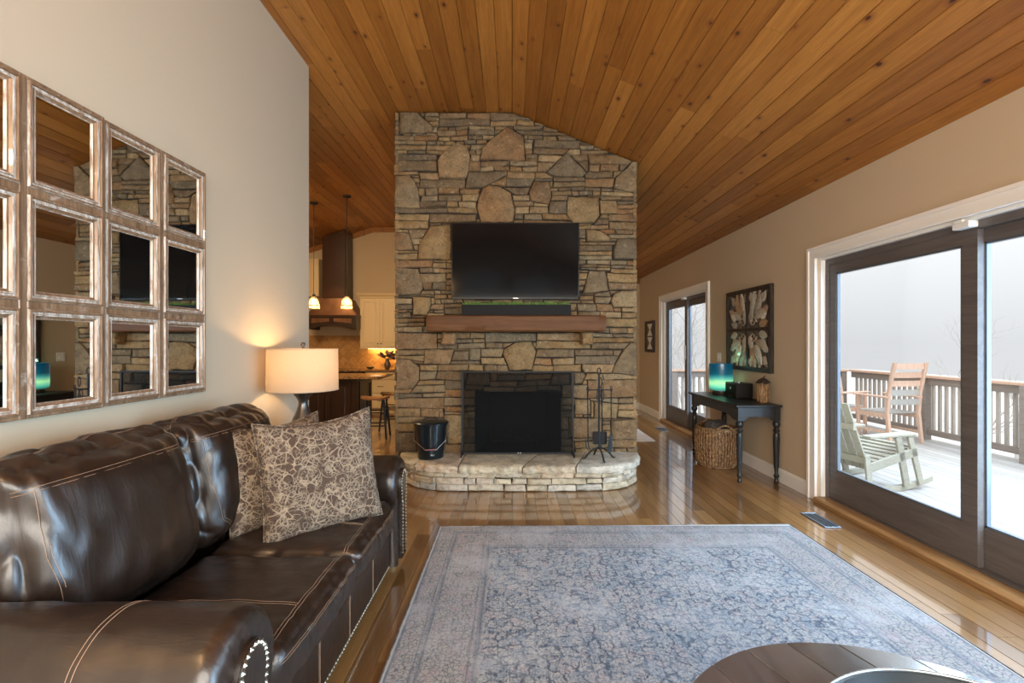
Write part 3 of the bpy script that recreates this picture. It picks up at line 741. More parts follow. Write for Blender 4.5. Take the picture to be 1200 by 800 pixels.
# ------------------------------------------------------------------ raised stone hearth
hearth = thing('hearth', 'raised pale stone hearth with rounded ends in front of the fireplace', 'hearth', (0, 4.9, 0))
HYB = YF-.045; HL, HRt, HR_ = -.62, .80, .56
def hpath(n=240):
    P = []
    for i in range(41): a = pi+ (pi/2)*i/40; P.append(Vector((HL+HR_*cos(a), HYB+.02+HR_*sin(a), 0)))
    for i in range(1, 60): P.append(Vector((HL+(HRt-HL)*i/60, HYB+.02-HR_-.018*sin(pi*i/60), 0)))
    for i in range(41): a = 1.5*pi+(pi/2)*i/40; P.append(Vector((HRt+HR_*cos(a), HYB+.02+HR_*sin(a), 0)))
    return P
HP = hpath(); HLn = [0]
for a, b in zip(HP, HP[1:]): HLn.append(HLn[-1]+(b-a).length)
HT = HLn[-1]
def hp(s):
    s = max(0, min(HT-1e-6, s))
    for i in range(len(HLn)-1):
        if HLn[i+1] >= s:
            t = (s-HLn[i])/(HLn[i+1]-HLn[i]); p = HP[i].lerp(HP[i+1], t); d = (HP[i+1]-HP[i]).normalized(); return p, Vector((d.y, -d.x, 0))
hmap = lambda u, d, z: tuple((lambda q: q[0]+q[1]*(d-.035)+Vector((0, 0, z)))(hp(u)))
cm = MB(); ring = [(p+hp(max(1e-4, l))[1]*-.06) for p, l in zip(HP, HLn)]
cm.prism([(p.x, p.y) for p in ring], 0, .180, 'z'); cm.build('mortar_core', 'dark_mortar', hearth)
zc = [0.004, .068, .128, .190]
for k in range(3):
    s = -R(0, .1)
    while s < HT:
        L = R(.10, .36); a, b = max(0, s), min(HT, s+L-.004); s += L
        if b-a < .05: continue
        z0 = zc[k]+.002+(R(-.004, .004) if k else 0); z1 = zc[k+1]-.002+(R(-.005, .005) if k < 2 else 0)
        if R() < .12 and k < 2: z1 -= .004
        m = MB(); stone_into(m, [(a, z0), (b, z0+R(-.003, .003)*k), (b-R(0, .01), z1), (a+R(0, .01), z1)], 0, R(.0, .022), hmap, step=.04, jit=.003, bev=.009, lump=.010)
        m.build('stone', 'hearth_stone', hearth, smooth=50)
# cap slabs
joints = [0, .53, .98, 1.60, 2.12, HT]
def slab(s0, s1, w0, w1, seed):
    m = MB(); NU, NV = 26, 12
    def core_pt(u, v):
        s = s0+(s1-s0)*u; p, nn = hp(s); back = Vector((p.x if HL < p.x < HRt else (max(min(p.x, HRt), HL)*.0+p.x), HYB+.02, 0))
        # back edge: spread along the wall between w0 and w1
        back = Vector((w0+(w1-w0)*u, HYB+.012, 0))
        o = p+nn*(.018+.018*noise.noise((s*9, seed, 0))+.012*noise.noise((s*34, seed, 0)))
        return back.lerp(o, v)
    def top(u, v):
        q = core_pt(u, v); e = min(1, (1-v)*9); zz = .262+.007*noise.noise((q.x*11, q.y*11, seed))+.004*noise.noise((q.x*32, q.y*32, seed))
        return (q.x, q.y, zz-.010*(1-e)**2 - .004*(1-min(1, min(u, 1-u)*25)))
    m.grid(top, NU, NV)
    def side(u, v):
        q = core_pt(u, 1); p, nn = hp(s0+(s1-s0)*u); tp = top(u, 1)
        bul = sin(pi*v)*.010+.020*noise.noise((q.x*24, q.y*24, v*3+seed)); zb = .190+.005*noise.noise((q.x*14, seed, 2))
        return (tp[0]+nn.x*(bul if 0 < v else 0), tp[1]+nn.y*(bul if 0 < v else 0), tp[2]+(zb-tp[2])*v)
    m.grid(side, NU, 5)
    for uu in (0, 1):
        m.grid(lambda a, b, uu=uu: (core_pt(uu, a).x, core_pt(uu, a).y, top(uu, a)[2]+(.190-top(uu, a)[2])*b), NV, 2)
    m.grid(lambda a, b: (core_pt(a, b).x, core_pt(a, b).y, .190), 8, 2)
    m.r = [R()]*len(m.r)
    return m.build('cap_slab', 'hearth_stone', hearth, smooth=60, weld=.0008)
wj = [HL-HR_, -.92, -.50, .30, .80, HRt+HR_]
for i in range(5):
    g = .006; slab(joints[i]+g*(i > 0), joints[i+1]-g*(i < 4), wj[i]+g*(i > 0), wj[i+1]-g*(i < 4), 3.1*i)
sj = MB().prism([(p.x*.985, p.y) for p in HP], .156, .235, 'z'); 
sj = MB().prism([(p+hp(max(1e-4, l))[1]*-.03)[:2] for p, l in zip(HP, HLn)], .150, .225, 'z'); sj.build('joint_filler', 'hearth_stone', hearth)
# ------------------------------------------------------------------ mantel, television, planter
mt = thing('mantel_shelf', 'rough brown oak beam mantel on two stone corbels under the television', 'mantel', (0.04, YF, 1.575))
def beam():
    m = MB(); NU = 60; x0, x1, y0, y1, z0, z1 = -.895, .985, YF-.25, YF+.03, 1.572, 1.742
    rings = []
    for i in range(NU+1):
        x = x0+(x1-x0)*i/NU; n = lambda a: .007*noise.noise((x*3.5, a, 0))+.003*noise.noise((x*14, a, 5))
        e = .006 if i in (0, NU) else 0
        rings.append([(x, y0+.012+n(1)+e, z0+e+n(2)), (x, y0+n(3)+e, z0+.014+e+n(4)), (x, y0+n(5)+e, (z0+z1)/2+n(6)), (x, y0+n(7)+e, z1-.012-e+n(8)), (x, y0+.012+n(9)+e, z1-e+n(10)), (x, y1, z1-e), (x, y1, z0+e)])
    m.loft(rings); return m
beam().build('beam', 'mantel_oak', mt, smooth=35)
for cx in (-.69, .80):
    m = MB()
    if cx < 0: stone_into(m, [(cx-.085, 1.435), (cx+.08, 1.435), (cx+.085, 1.57), (cx-.06, 1.57)], 0, .13, fr_map, jit=.006, bev=.02, lump=.02)
    else: stone_into(m, [(cx-.05, 1.435), (cx+.07, 1.435), (cx+.08, 1.57), (cx-.06, 1.57)], 0, .13, fr_map, jit=.005, bev=.02, lump=.014)
    m.r = [.72 if cx < 0 else .1]*len(m.r); m.build('corbel', 'stone', mt, smooth=50)

tv = thing('television', 'large black flat television mounted on the stone above the mantel', 'television', (0.035, YF-.1, 2.33))
tx0, tx1, tz0, tz1 = -.652, .722, 1.925, 2.745; TY = YF-.105
m = MB(); m.box(tx0, tx1, TY, TY+.045, tz0, tz1); m.build('case', 'tv_plastic', tv, bev=.004)
MB().box(tx0+.010, tx1-.010, TY-.0015, TY, tz0+.018, tz1-.010).build('screen', 'tv_screen', tv)
bz = MB()
for b in ((tx0, tx1, tz0, tz0+.018), (tx0, tx1, tz1-.010, tz1), (tx0, tx0+.010, tz0, tz1), (tx1-.010, tx1, tz0, tz1)): bz.box(b[0], b[1], TY-.005, TY, b[2], b[3])
bz.build('bezel', 'tv_plastic', tv)
lg = MB()
for k in range(6): lg.box(.012+k*.0095, .012+k*.0095+.0065, TY-.0062, TY-.005, tz0+.005, tz0+.0125)
lg.build('maker_mark', 'steel_wire', tv)
MB().box(-.2, .25, TY+.045, YF-.03, 2.1, 2.5).build('wall_bracket', 'black_iron', tv)

pb = thing('planter_box', 'long black planter trough of green grass standing on the mantel', 'planter', (.035, YF-.12, 1.743))
px0, px1 = -.530, .625
m = MB(); py0, py1, pz0, pz1 = YF-.19, YF-.05, 1.745, 1.858; wl = .010
m.box(px0, px1, py0, py0+wl, pz0, pz1); m.box(px0, px1, py1-wl, py1, pz0, pz1); m.box(px0, px0+wl, py0+wl, py1-wl, pz0, pz1); m.box(px1-wl, px1, py0+wl, py1-wl, pz0, pz1); m.box(px0+wl, px1-wl, py0+wl, py1-wl, pz0, pz1-.02)
m.build('trough', 'planter_black', pb, bev=.002)
gm = MB()
for k in range(1500):
    x, y = R(px0+.015, px1-.015), R(py0+.012, py1-.015); h = R(.018, .045)*(.7+.5*noise.noise((x*9, 0, 0))+.2); a = R(0, pi); l = .02
    dx, dy = R(-l, l), R(-l, l)*.5; wv = .0035
    gm.add([(x-wv*cos(a), y-wv*sin(a), pz1-.02), (x+wv*cos(a), y+wv*sin(a), pz1-.02), (x+dx*.4+wv*.6, y+dy*.4, pz1+h*.5), (x+dx, y+dy, pz1+h)], [(0, 1, 2), (0, 2, 3)], R())
tag(gm.build('grass', 'green_blade', pb, recalc=False), kind='stuff')

# ------------------------------------------------------------------ fire screen, tools, bucket on the hearth
HZ = .264
fs = thing('fire_screen', 'black iron framed mesh fire screen standing before the hearth opening', 'fire screen', (.06, 4.98, HZ))
sy = 4.985; sx0, sx1, sz0, sz1 = -.525, .645, .285, 1.145
fm = MB()
for p, q in (((sx0, sy, HZ), (sx0, sy, sz1)), ((sx1, sy, HZ), (sx1, sy, sz1)), ((sx0, sy, sz1), (sx1, sy, sz1)), ((sx0, sy, sz0), (sx1, sy, sz0))):
    fm.box(min(p[0], q[0])-.011, max(p[0], q[0])+.011, sy-.011, sy+.011, min(p[2], q[2])-(.008 if p[2] == q[2] else 0), max(p[2], q[2])+(.008 if p[2] == q[2] else 0))
fm.build('frame', 'black_iron', fs, bev=.002)
MB().box(sx0+.012, sx1-.012, sy-.0015, sy+.0015, sz0+.008, sz1-.008).build('mesh_panel', 'screen_mesh', fs)
for xx in (sx0-.001, sx1+.001):
    m = MB(); m.tube([(xx, sy-.13, HZ+.007), (xx, sy-.09, HZ+.012), (xx, sy-.04, HZ+.06), (xx, sy-.014, HZ+.20)], .010, 6)
    m.tube([(xx, sy+.10, HZ+.007), (xx, sy+.06, HZ+.02), (xx, sy+.014, HZ+.08)], .010, 6)
    m.build('foot', 'black_iron', fs)
hm = MB()
for xx in (.06, .085): hm.box(xx, xx+.012, sy-.014, sy-.010, sz0-.006, sz0+.010)
hm.build('clasp', 'steel_wire', fs)

cxT, cyT = .895, 4.83
ts = thing('tool_stand', 'black wrought iron fireplace tool stand with four arched feet', 'tool stand', (cxT, cyT, HZ))
m = MB(); m.box(cxT-.009, cxT+.009, cyT-.009, cyT+.009, HZ+.10, HZ+.86); m.build('post', 'black_iron', ts)
for k in range(4):
    a = pi/2*k-pi/2+.15; d = (cos(a), sin(a)); P = []
    for i in range(9):
        t = i/8; P.append((cxT+d[0]*.15*t, cyT+d[1]*.15*t, HZ+.008+.10*(1-t**2.2)))
    P.append((cxT+d[0]*.175, cyT+d[1]*.175, HZ+.006)); MB().tube(P, [.010]*9+[.007], 6).build('leg', 'black_iron', ts)
m = MB(); m.box(cxT-.115, cxT+.115, cyT-.006, cyT+.006, HZ+.700, HZ+.712)
m.box(cxT-.006, cxT+.006, cyT-.10, cyT+.08, HZ+.700, HZ+.712)
for s in (-1, 1): m.tube([(cxT+s*.115, cyT, HZ+.706), (cxT+s*.125, cyT-.01, HZ+.70), (cxT+s*.125, cyT-.025, HZ+.71), (cxT+s*.120, cyT-.03, HZ+.725)], .005, 6)
m.build('hook_bar', 'black_iron', ts)
ring = [(cxT+.018*sin(2*pi*i/20), cyT, HZ+.895+.035*cos(2*pi*i/20)) for i in range(20)]
MB().tube(ring, .006, 6, closed=True).build('ring_finial', 'black_iron', ts)
def loop(cx, cy, z, w=.013, h=.045): return [(cx+w*sin(2*pi*i/20), cy, z+h*cos(2*pi*i/20)) for i in range(20)]
G = 'fireplace tools hanging on the stand'
pk = thing('poker', 'black iron poker with hooked tip hanging leftmost on the tool stand', 'fire tool', (cxT-.12, cyT-.03, HZ+.05), G)
MB().tube([(cxT-.12, cyT-.03, HZ+.69), (cxT-.118, cyT-.03, HZ+.30), (cxT-.115, cyT-.03, HZ+.14), (cxT-.095, cyT-.03, HZ+.085), (cxT-.07, cyT-.03, HZ+.10)], [.006]*3+[.005, .002], 6).build('shaft', 'black_iron', pk)
MB().tube([(cxT-.116, cyT-.03, HZ+.20), (cxT-.140, cyT-.03, HZ+.17), (cxT-.135, cyT-.03, HZ+.12), (cxT-.112, cyT-.03, HZ+.09)], .005, 6).build('hook', 'black_iron', pk)
MB().tube(loop(cxT-.12, cyT-.03, HZ+.715, .010, .028), .004, 6, closed=True).build('handle', 'black_iron', pk)
sh = thing('shovel', 'black iron ash shovel with a square pan on the tool stand', 'fire tool', (cxT+.01, cyT+.05, HZ+.05), G)
MB().tube([(cxT+.045, cyT+.055, HZ+.70), (cxT+.04, cyT+.055, HZ+.25)], .0055, 6).build('shaft', 'black_iron', sh)
m = MB(); m.box(cxT-.055, cxT+.085, cyT+.052, cyT+.058, HZ+.135, HZ+.265); m.box(cxT-.055, cxT-.050, cyT+.02, cyT+.055, HZ+.145, HZ+.265); m.box(cxT+.080, cxT+.085, cyT+.02, cyT+.055, HZ+.145, HZ+.265); m.box(cxT-.055, cxT+.085, cyT+.02, cyT+.055, HZ+.262, HZ+.267)
m.build('pan', 'black_iron', sh); MB().tube(loop(cxT+.045, cyT+.055, HZ+.74, .011, .035), .004, 6, closed=True).build('handle', 'black_iron', sh)
tg = thing('fire_tongs', 'twisted black iron tongs with looped handles at the middle of the tool stand', 'fire tool', (cxT-.005, cyT-.10, HZ+.12), G)
for s in (-1, 1):
    P = [(cxT-.004+s*(.006+.010*sin(pi*i/24)+.0035*sin(i*1.3)), cyT-.105, HZ+.67-.55*i/24) for i in range(25)]
    MB().tube(P, .0055, 6).build('arm', 'black_iron', tg)
for s in (-1, 1): MB().tube(loop(cxT-.004+s*.020, cyT-.105, HZ+.665, .016, .055), .0045, 6, closed=True).build('handle', 'black_iron', tg)
MB().tube(loop(cxT-.004, cyT-.105, HZ+.79, .014, .05), .005, 6, closed=True).build('hanging_ring', 'black_iron', tg)
br = thing('hearth_brush', 'black handled hearth brush with pale grey bristles rightmost on the tool stand', 'fire tool', (cxT+.12, cyT-.03, HZ+.06), G)
MB().tube([(cxT+.12, cyT-.03, HZ+.70), (cxT+.118, cyT-.03, HZ+.24)], .006, 6).build('shaft', 'black_iron', br)
MB().tube(loop(cxT+.12, cyT-.03, HZ+.72, .010, .028), .004, 6, closed=True).build('handle', 'black_iron', br)
m = MB()
for k in range(60):
    a = R(0, 2*pi); q = sqrt(R())*.012; m.tube([(cxT+.118+q*cos(a), cyT-.03+q*sin(a), HZ+.25), (cxT+.105+2.6*q*cos(a), cyT-.03+2*q*sin(a), HZ+.075)], .0014, 3)
tag(m.build('bristles', 'vent_metal', br), kind='stuff')

bk = thing('ash_bucket', 'dark enamel ash bucket with lid and wire bail at left of the hearth', 'bucket', (-.85, 4.88, HZ))
cb = (-.845, 4.885, HZ+.004)
m = MB(); m.lathe([(.128, 0), (.132, .004), (.134, .03), (.168, .335), (.178, .338), (.180, .350), (.176, .356), (.166, .352), (.126, .01)], cb, 40); m.build('pail', 'bucket_enamel', bk, smooth=40)
m = MB(); m.lathe([(.182, .350), (.184, .364), (.176, .372), (.12, .384), (.04, .392), (.0005, .394)], cb, 40); m.build('lid', 'bucket_enamel', bk, smooth=40)
MB().tube([(cb[0]-.075, cb[1]-.02, cb[2]+.386), (cb[0]-.06, cb[1]-.02, cb[2]+.405), (cb[0], cb[1]-.02, cb[2]+.415), (cb[0]+.06, cb[1]-.02, cb[2]+.405), (cb[0]+.075, cb[1]-.02, cb[2]+.386)], .006, 6).build('lid_handle', 'black_iron', bk)
MB().tube([(cb[0]+.07, cb[1]+.06, cb[2]+.38), (cb[0]+.085, cb[1]+.06, cb[2]+.46)], .004, 6).build('lid_lifter', 'black_iron', bk)
P = [(cb[0]-.172, cb[1]-.02, cb[2]+.31), (cb[0]-.150, cb[1]-.13, cb[2]+.20), (cb[0]-.03, cb[1]-.165, cb[2]+.108), (cb[0]+.085, cb[1]-.16, cb[2]+.112), (cb[0]+.175, cb[1]-.13, cb[2]+.20), (cb[0]+.178, cb[1]-.02, cb[2]+.31)]
MB().tube(P, .0035, 6).build('bail_handle', 'steel_wire', bk)
MB().tube([(cb[0]-.025, cb[1]-.166, cb[2]+.108), (cb[0]+.078, cb[1]-.162, cb[2]+.111)], .007, 8).build('bail_grip', 'bronze_grip', bk)
P = [(cb[0]+.02+.0016*i, cb[1]-.150+.001*abs(i-14)*.3, cb[2]+.052+.010*sin(i*1.25)) for i in range(28)]
MB().tube(P, .0012, 4).build('script_mark', 'steel_wire', bk)

# ------------------------------------------------------------------ rugs, vents, switch plate
rg = MB()
def rugf(u, v):
    x = -.565+2.77*u; y = .10+3.61*v
    if v == 1: y += .006*noise.noise((x*2, 0, 0))-.022*(u-.5)*-2*0+.0
    e = min(u, 1-u, v, 1-v)
    return (x+.010*noise.noise((0, y*1.7, 4))*(1 if u in (0, 1) else 0), y+.045*(u-.5)*v, .010+.0015*noise.noise((x*2, y*2, 0)))
rg.grid(rugf, 60, 70); rg.add([(-.565, .10, .001), (2.205, .10, .001), (2.205, 3.735, .001), (-.565, 3.69, .001)], [(3, 2, 1, 0)])
o = tag(rg.build('area_rug', 'rug_weave', None, smooth=True), 'large faded blue and grey oriental area rug in the middle of the floor', 'rug')
bd = MB(); c4 = [(-.565, .10-.022*0, .009), (2.205, .10, .009), (2.205, 3.733, .009), (-.565, 3.688, .009)]
bd.tube(c4, .006, 6, closed=True); bd.build('rug_binding', 'relief_dark', o)
o = MB().box(.9, 2.12, 6.93, 8.6, .001, .012).build('white_rug', 'white_rug', None, bev=.004); tag(o, 'plain white rug on the floor of the passage beyond the chimney', 'rug')
def vent(cx, cy, lab):
    t = thing('floor_vent', lab, 'vent', (cx, cy, .002), local=True)
    f = MB(); a, b = .065, .16
    for q in ((-a, a, -b, -b+.014), (-a, a, b-.014, b), (-a, -a+.014, -b+.014, b-.014), (a-.014, a, -b+.014, b-.014)): f.box(*q, 0, .007)
    f.build('frame', 'vent_metal', t, bev=.002); MB().box(-a+.014, a-.014, -b+.014, b-.014, .0, .001).build('dark_back', 'black_groove', t)
    g = MB()
    for i in range(4):
        for j in range(12):
            xx, yy = -.042+.028*i, -.130+.0236*j+(.006 if i % 2 else -.006); g.box(-.0085, .0085, -.0022, .0022, .002, .006, M=Matrix.Translation((xx, yy, 0)) @ Matrix.Rotation(.7, 4, 'Z')); g.box(-.0085, .0085, -.0022, .0022, .002, .006, M=Matrix.Translation((xx, yy, 0)) @ Matrix.Rotation(-.7, 4, 'Z'))
    g.build('grille', 'vent_metal', t)
vent(2.52, 3.84, 'grey metal floor register beside the near sliding door'); vent(2.52, 7.9, 'small floor register on the boards by the far sliding door')
sp = thing('switch_plate', 'white double switch plate on the right wall above the teal lamp', 'switch plate', (XR, 6.38, 1.22))
MB().box(XR-.008, XR-.001, 6.31, 6.43, 1.20, 1.32).build('plate', 'white_plastic', sp, bev=.002)
for yy in (6.34, 6.385): MB().box(XR-.013, XR-.008, yy, yy+.022, 1.23, 1.29).build('rocker', 'white_plastic', sp, bev=.001)

# ------------------------------------------------------------------ wall mirrors
def mirror(y0, lab, yaw=-1.2):
    W, z0, Hh = .690, 1.163, 1.300; xf = XL+.003; t = thing('wall_mirror', lab, 'mirror', (XL, y0+W/2, z0), 'windowpane mirrors over the sofa')
    ph, pw, mw = Hh/3, W/2, .030
    MB().box(xf, xf+.012, y0, y0+W, z0, z0+Hh).build('backing', 'dark_frame_wood', t)
    fm = MB()
    def lat(ya, yb, za, zb): fm.box(xf+.012, xf+.030, ya, yb, za, zb)
    for k in range(3): yy = y0+pw*k; lat(max(y0, yy-mw/2), min(y0+W, yy+mw/2), z0, z0+Hh)
    for k in range(4):
        zz = z0+ph*k
        for j in range(2): lat(y0+pw*j+mw/2, y0+pw*(j+1)-mw/2 if j < 1 else y0+W-mw/2, max(z0, zz-mw/2), min(z0+Hh, zz+mw/2))
    fm.build('frame', 'whitewash_wood', t, bev=.003)
    for i in range(2):
        for j in range(3):
            a, b = y0+pw*i+(mw/2), y0+pw*(i+1)-mw/2; c, d = z0+ph*j+mw/2, z0+ph*(j+1)-mw/2
            # stepped moulding swept round the pane: (inset, height) steps
            prof = [(0, .028), (.003, .038), (.009, .039), (.012, .031), (.019, .030), (.021, .035), (.026, .034), (.031, .025), (.037, .024), (.040, .016)]
            rings = []
            for (ins, hh) in prof: rings.append([(xf+hh, a+ins, c+ins), (xf+hh, b-ins, c+ins), (xf+hh, b-ins, d-ins), (xf+hh, a+ins, d-ins)])
            mm = MB()
            for q, (r0, r1) in enumerate(zip(rings, rings[1:])): mm.loft([r0, r1], True, False, r=q/20)
            mo = mm.build('pane_moulding', 'whitewash_wood', t, weld=.0002, recalc=False); mo.data.materials.append(MATS['whitewash_edge'])
            for pi_, pl in enumerate(mo.data.polygons): pl.material_index = 1 if (pi_//4) in (0, 3, 5, 8) else 0
            MB().box(xf+.012, xf+.017, a+.038, b-.038, c+.038, d-.038).build('mirror_pane', 'mirror_glass', t)
    t.rotation_euler = (0, 0, radians(yaw)); t.location.x += .008
mirror(1.418, 'distressed whitewashed windowpane mirror nearest the camera, at the left edge')
mirror(2.114, 'distressed whitewashed windowpane mirror of six panes nearer the lamp')

# ------------------------------------------------------------------ leather sofa
sofa = thing('leather_sofa', 'dark brown leather sofa with rolled arms and brass nailheads along the left wall', 'sofa', (-1.3, 2.15, 0))
def cushion(x0, x1, y0, y1, z0, z1, rad, puff, M=Matrix(), name='cushion', N=44, seed=0, wr=.010, axis=2, folds=0, dip=0):
    C = Vector(((x0+x1)/2, (y0+y1)/2, (z0+z1)/2)); H = Vector(((x1-x0)/2, (y1-y0)/2, (z1-z0)/2))
    def f(p, off=0.):
        q = Vector((p[0]*H.x, p[1]*H.y, p[2]*H.z)); c = Vector([max(-(H[i]-rad), min(H[i]-rad, q[i])) for i in range(3)])
        d = q-c; nn = d.normalized() if d.length > 1e-6 else Vector((0, 0, 1)); s = c+nn*rad if d.length > 1e-6 else q
        k = [1-abs(p[i])**2.4 for i in range(3)]
        for i in range(3):
            o = [j for j in range(3) if j != i]; amt = puff[i]*k[o[0]]*k[o[1]]*(p[i] if abs(p[i]) < 1 else (1 if p[i] > 0 else -1)); s[i] += amt
        wv = s+C
        n1 = noise.noise((wv.x*5, wv.y*5, wv.z*5+seed)); n2 = noise.noise((wv.x*13+seed, wv.y*13, wv.z*7)); edge = max(abs(p[1]), abs(p[2]) if axis == 0 else abs(p[0]))
        rid = 1-abs(noise.noise((wv.x*7+seed*2, wv.y*16, wv.z*5)))*2.2
        dsp = wr*(n1*.8+n2*.45)+folds*max(0, rid)*(edge**3)*-1
        if dip: dsp -= dip*0
        return M @ (wv + nn*(dsp+off))
    m = MB(); n = N
    for a in range(3):
        for sg in (-1, 1):
            def g(u, v, a=a, sg=sg):
                p = [0, 0, 0]; p[a] = sg; o = [j for j in range(3) if j != a]; p[o[0]] = 2*u-1; p[o[1]] = 2*v-1; return tuple(f(p))
            m.grid(g, n, n)
    ob = m.build(name, 'leather', sofa, smooth=True, weld=.0004)
    return ob, f
def stitch(ob, f, paths, dbl=.0065):
    m = MB()
    for P in paths:
        pts = []
        for a, b in zip(P, P[1:]):
            k = 22
            for i in range(k): pts.append([a[j]+(b[j]-a[j])*i/k for j in range(3)])
        pts.append(P[-1])
        W = [f(p, .0015) for p in pts]
        nr = [(f(p, .012)-f(p, 0)).normalized() for p in pts]
        for s in (-1, 1):
            L = []
            for i, q in enumerate(W):
                d = (W[min(i+1, len(W)-1)]-W[max(i-1, 0)]).normalized(); L.append(tuple(q+d.cross(nr[i])*s*dbl))
            m.tube(L, .0009, 4)
        m_ = [tuple(q-nr[i]*.0005) for i, q in enumerate(W)]; 
    return m.build('stitching', 'thread', ob)
YA0, YA1 = 1.10, 3.19
# base, seat deck and plinth rail
m = MB(); m.box(-1.80, -.765, 1.14, 3.15, .07, .33); m.build('base', 'leather', sofa, bev=.012, seg=3, smooth=40)
m = MB(); m.box(-1.850, -1.62, 1.19, 3.10, .07, .86); m.build('back_frame', 'leather', sofa, bev=.075, seg=6, smooth=60)
# front rail (panels with seams)
o = MB().box(-.770, -.748, 1.42, 2.87, .075, .325).build('front_rail', 'leather', sofa, bev=.008, seg=3, smooth=40)
m = MB()
for yy in (1.82, 2.16, 2.52): m.tube([(-.7478, yy, .09), (-.7478, yy, .31)], .0009, 4); m.tube([(-.7478, yy+.010, .09), (-.7478, yy+.010, .31)], .0009, 4)
m.build('stitching', 'thread', o)
nh = MB()
def nail(x, y, z, M=None): nh.add([(x+.006, y, z)]+[(x, y+.0095*cos(a*pi/3), z+.0095*sin(a*pi/3)) for a in range(6)], [(0, 1+i, 1+(i+1) % 6) for i in range(6)])
k = 0; y = 1.44
while y < 2.86: nail(-.747, y, .092); y += .023
# seat cushions
for i, (a, b) in enumerate(((1.435, 2.148), (2.152, 2.862))):
    ob, f = cushion(-1.42, -.700, a, b, .315, .495, .065, (.012, .006, .022), seed=3+5*i, wr=.009, name='seat_cushion', folds=.012)
    stitch(ob, f, [[(.80, -1+.03, .9), (.80, -.8, 1), (.80, .8, 1), (.80, .97, .9)], [(-.9, -.25+.1*i, 1), (.78, -.25+.1*i, 1)]])
    stitch(ob, f, [[(1, -.97, .62), (1, .97, .62)]], .004)
# back cushions, leaning, with an inset front panel
for i, (a, b) in enumerate(((1.36, 2.135), (2.145, 2.885))):
    Mt = Matrix.Translation((-1.55, 0, .46)) @ Matrix.Rotation(radians(-11), 4, 'Y') @ Matrix.Translation((1.55, 0, -.46))
    ob, f = cushion(-1.71, -1.36, a, b, .45, 1.085, .115, (.075, .01, .012), M=Mt, seed=11+7*i, wr=.016, name='back_cushion', N=52, axis=0, folds=.020)
    zz = .66; yl = -.86; yr = .86
    stitch(ob, f, [[(1, -.99, zz), (1, yl, zz), (1, yr, zz), (1, .99, zz)], [(1, yr, zz), (1, yr+.04, 0), (1, yr-.04, -.62)], [(1, yl+.04, zz), (1, yl+.02, 0), (1, yl+.10, -.6), (1, yl+.42, -.92)], [(0.1, yr, 1), (.8, yr, .98), (1, yr, zz)], [(.25, -.97, 1), (.25, .97, 1)]])
# rolled arms
def arm(yc, sgn):
    Rr, zc_ = .168, .56; NX, NA = 90, 56
    prof = []
    for k in range(NA):
        a = -pi*.22+(pi*1.44)*k/(NA-1)   # from inner low side over the top to the outer low side
        prof.append((Rr*cos(a), zc_+Rr*sin(a)))
    prof = [(.118, .06)]+[(.118, .2), (.120, .36)]+prof+[(-.120, .36), (-.118, .2), (-.118, .06)]
    x0, x1 = -1.82, -.715
    def g(u, v):
        x = x0+(x1-x0)*min(1, u*1.06); i = v*(len(prof)-1); a = int(i); b = min(a+1, len(prof)-1); t = i-a
        py_, pz = prof[a][0]*(1-t)+prof[b][0]*t, prof[a][1]*(1-t)+prof[b][1]*t
        e = max(0, (u-.90)/.10); ang = math.atan2(pz-zc_, py_)
        pull = .0; sc = 1
        if e > 0:
            sc = sqrt(max(0, 1-(e**2.2)*.62)); x = x0+(x1-x0)*min(1, .954+.052*sin(e*pi/2))
            pull = .007*e*(1-e*.4)*abs(sin(ang*9+1.2*noise.noise((ang*2, 0, yc))))*(1 if pz > .40 else .2)
        yy, z2 = py_*sc, zc_-.10+(pz-(zc_-.10))*sc if pz > .30 else pz
        n = .006*noise.noise((x*4, py_*9, pz*6+yc))+.003*noise.noise((x*14, py_*20, pz*14))
        d = Vector((0, yy, z2-zc_+.1)).normalized()
        return (x+pull*.8, yc+yy*(1)+d.y*(n-pull), z2+d.z*(n-pull))
    m = MB(); m.grid(g, NX, 110); return m, g
for (yc, sgn) in ((1.268, 1), (3.022, -1)):
    am, ag = arm(yc, sgn); ob = am.build('rolled_arm', 'leather', sofa, smooth=True)
    st = MB()
    for dx in (0, .013):
        P = []
        for i in range(61):
            q = Vector(ag((.755+dx)/1.105/1.06, .08+.84*i/60)); c_ = Vector((q.x, yc, .56)); P.append(tuple(q+(q-c_).normalized()*.0008))
        st.tube(P, .0011, 4)
    st.build('stitching', 'thread', ob)
    # teardrop panel on the front with nails
    out = []
    for i in range(40):
        a = 2*pi*i/40; out.append((.098*cos(a)*(1 if sin(a) > 0 else 1), .565+.105*sin(a)))
    teardrop = [(.062, .085), (.064, .25), (.060, .40)] + [(.078*cos(a), .55+.098*sin(a)) for a in [pi*(-.12+1.24*i/22) for i in range(23)]] + [(-.066, .455), (-.048, .44), (-.050, .25), (-.050, .085)]
    teardrop = [(yc+p[0], p[1]) for p in teardrop]
    m = MB(); m.prism(teardrop, -.735, -.694, 'x'); pn = m.build('arm_panel', 'leather', sofa, bev=.005, seg=2, smooth=40)
    cxp = sum(p[0] for p in teardrop)/len(teardrop); per = []
    T = teardrop+[teardrop[0]]; acc = 0
    for a, b in zip(T[:-1], T[1:-1]+[T[0]]):
        L = math.hypot(b[0]-a[0], b[1]-a[1]); s = acc
        while s < L:
            t = s/L; yy, zz = a[0]+(b[0]-a[0])*t, a[1]+(b[1]-a[1])*t; c0 = Vector((yc, max(.12, min(.55, zz)))); v = Vector((yy, zz)); dv = (c0-v)
            v2 = v+dv.normalized()*.013 if dv.length > .02 else v
            if zz > .10: nail(-.6945, v2.x, v2.y)
            s += .0215
        acc = s-L
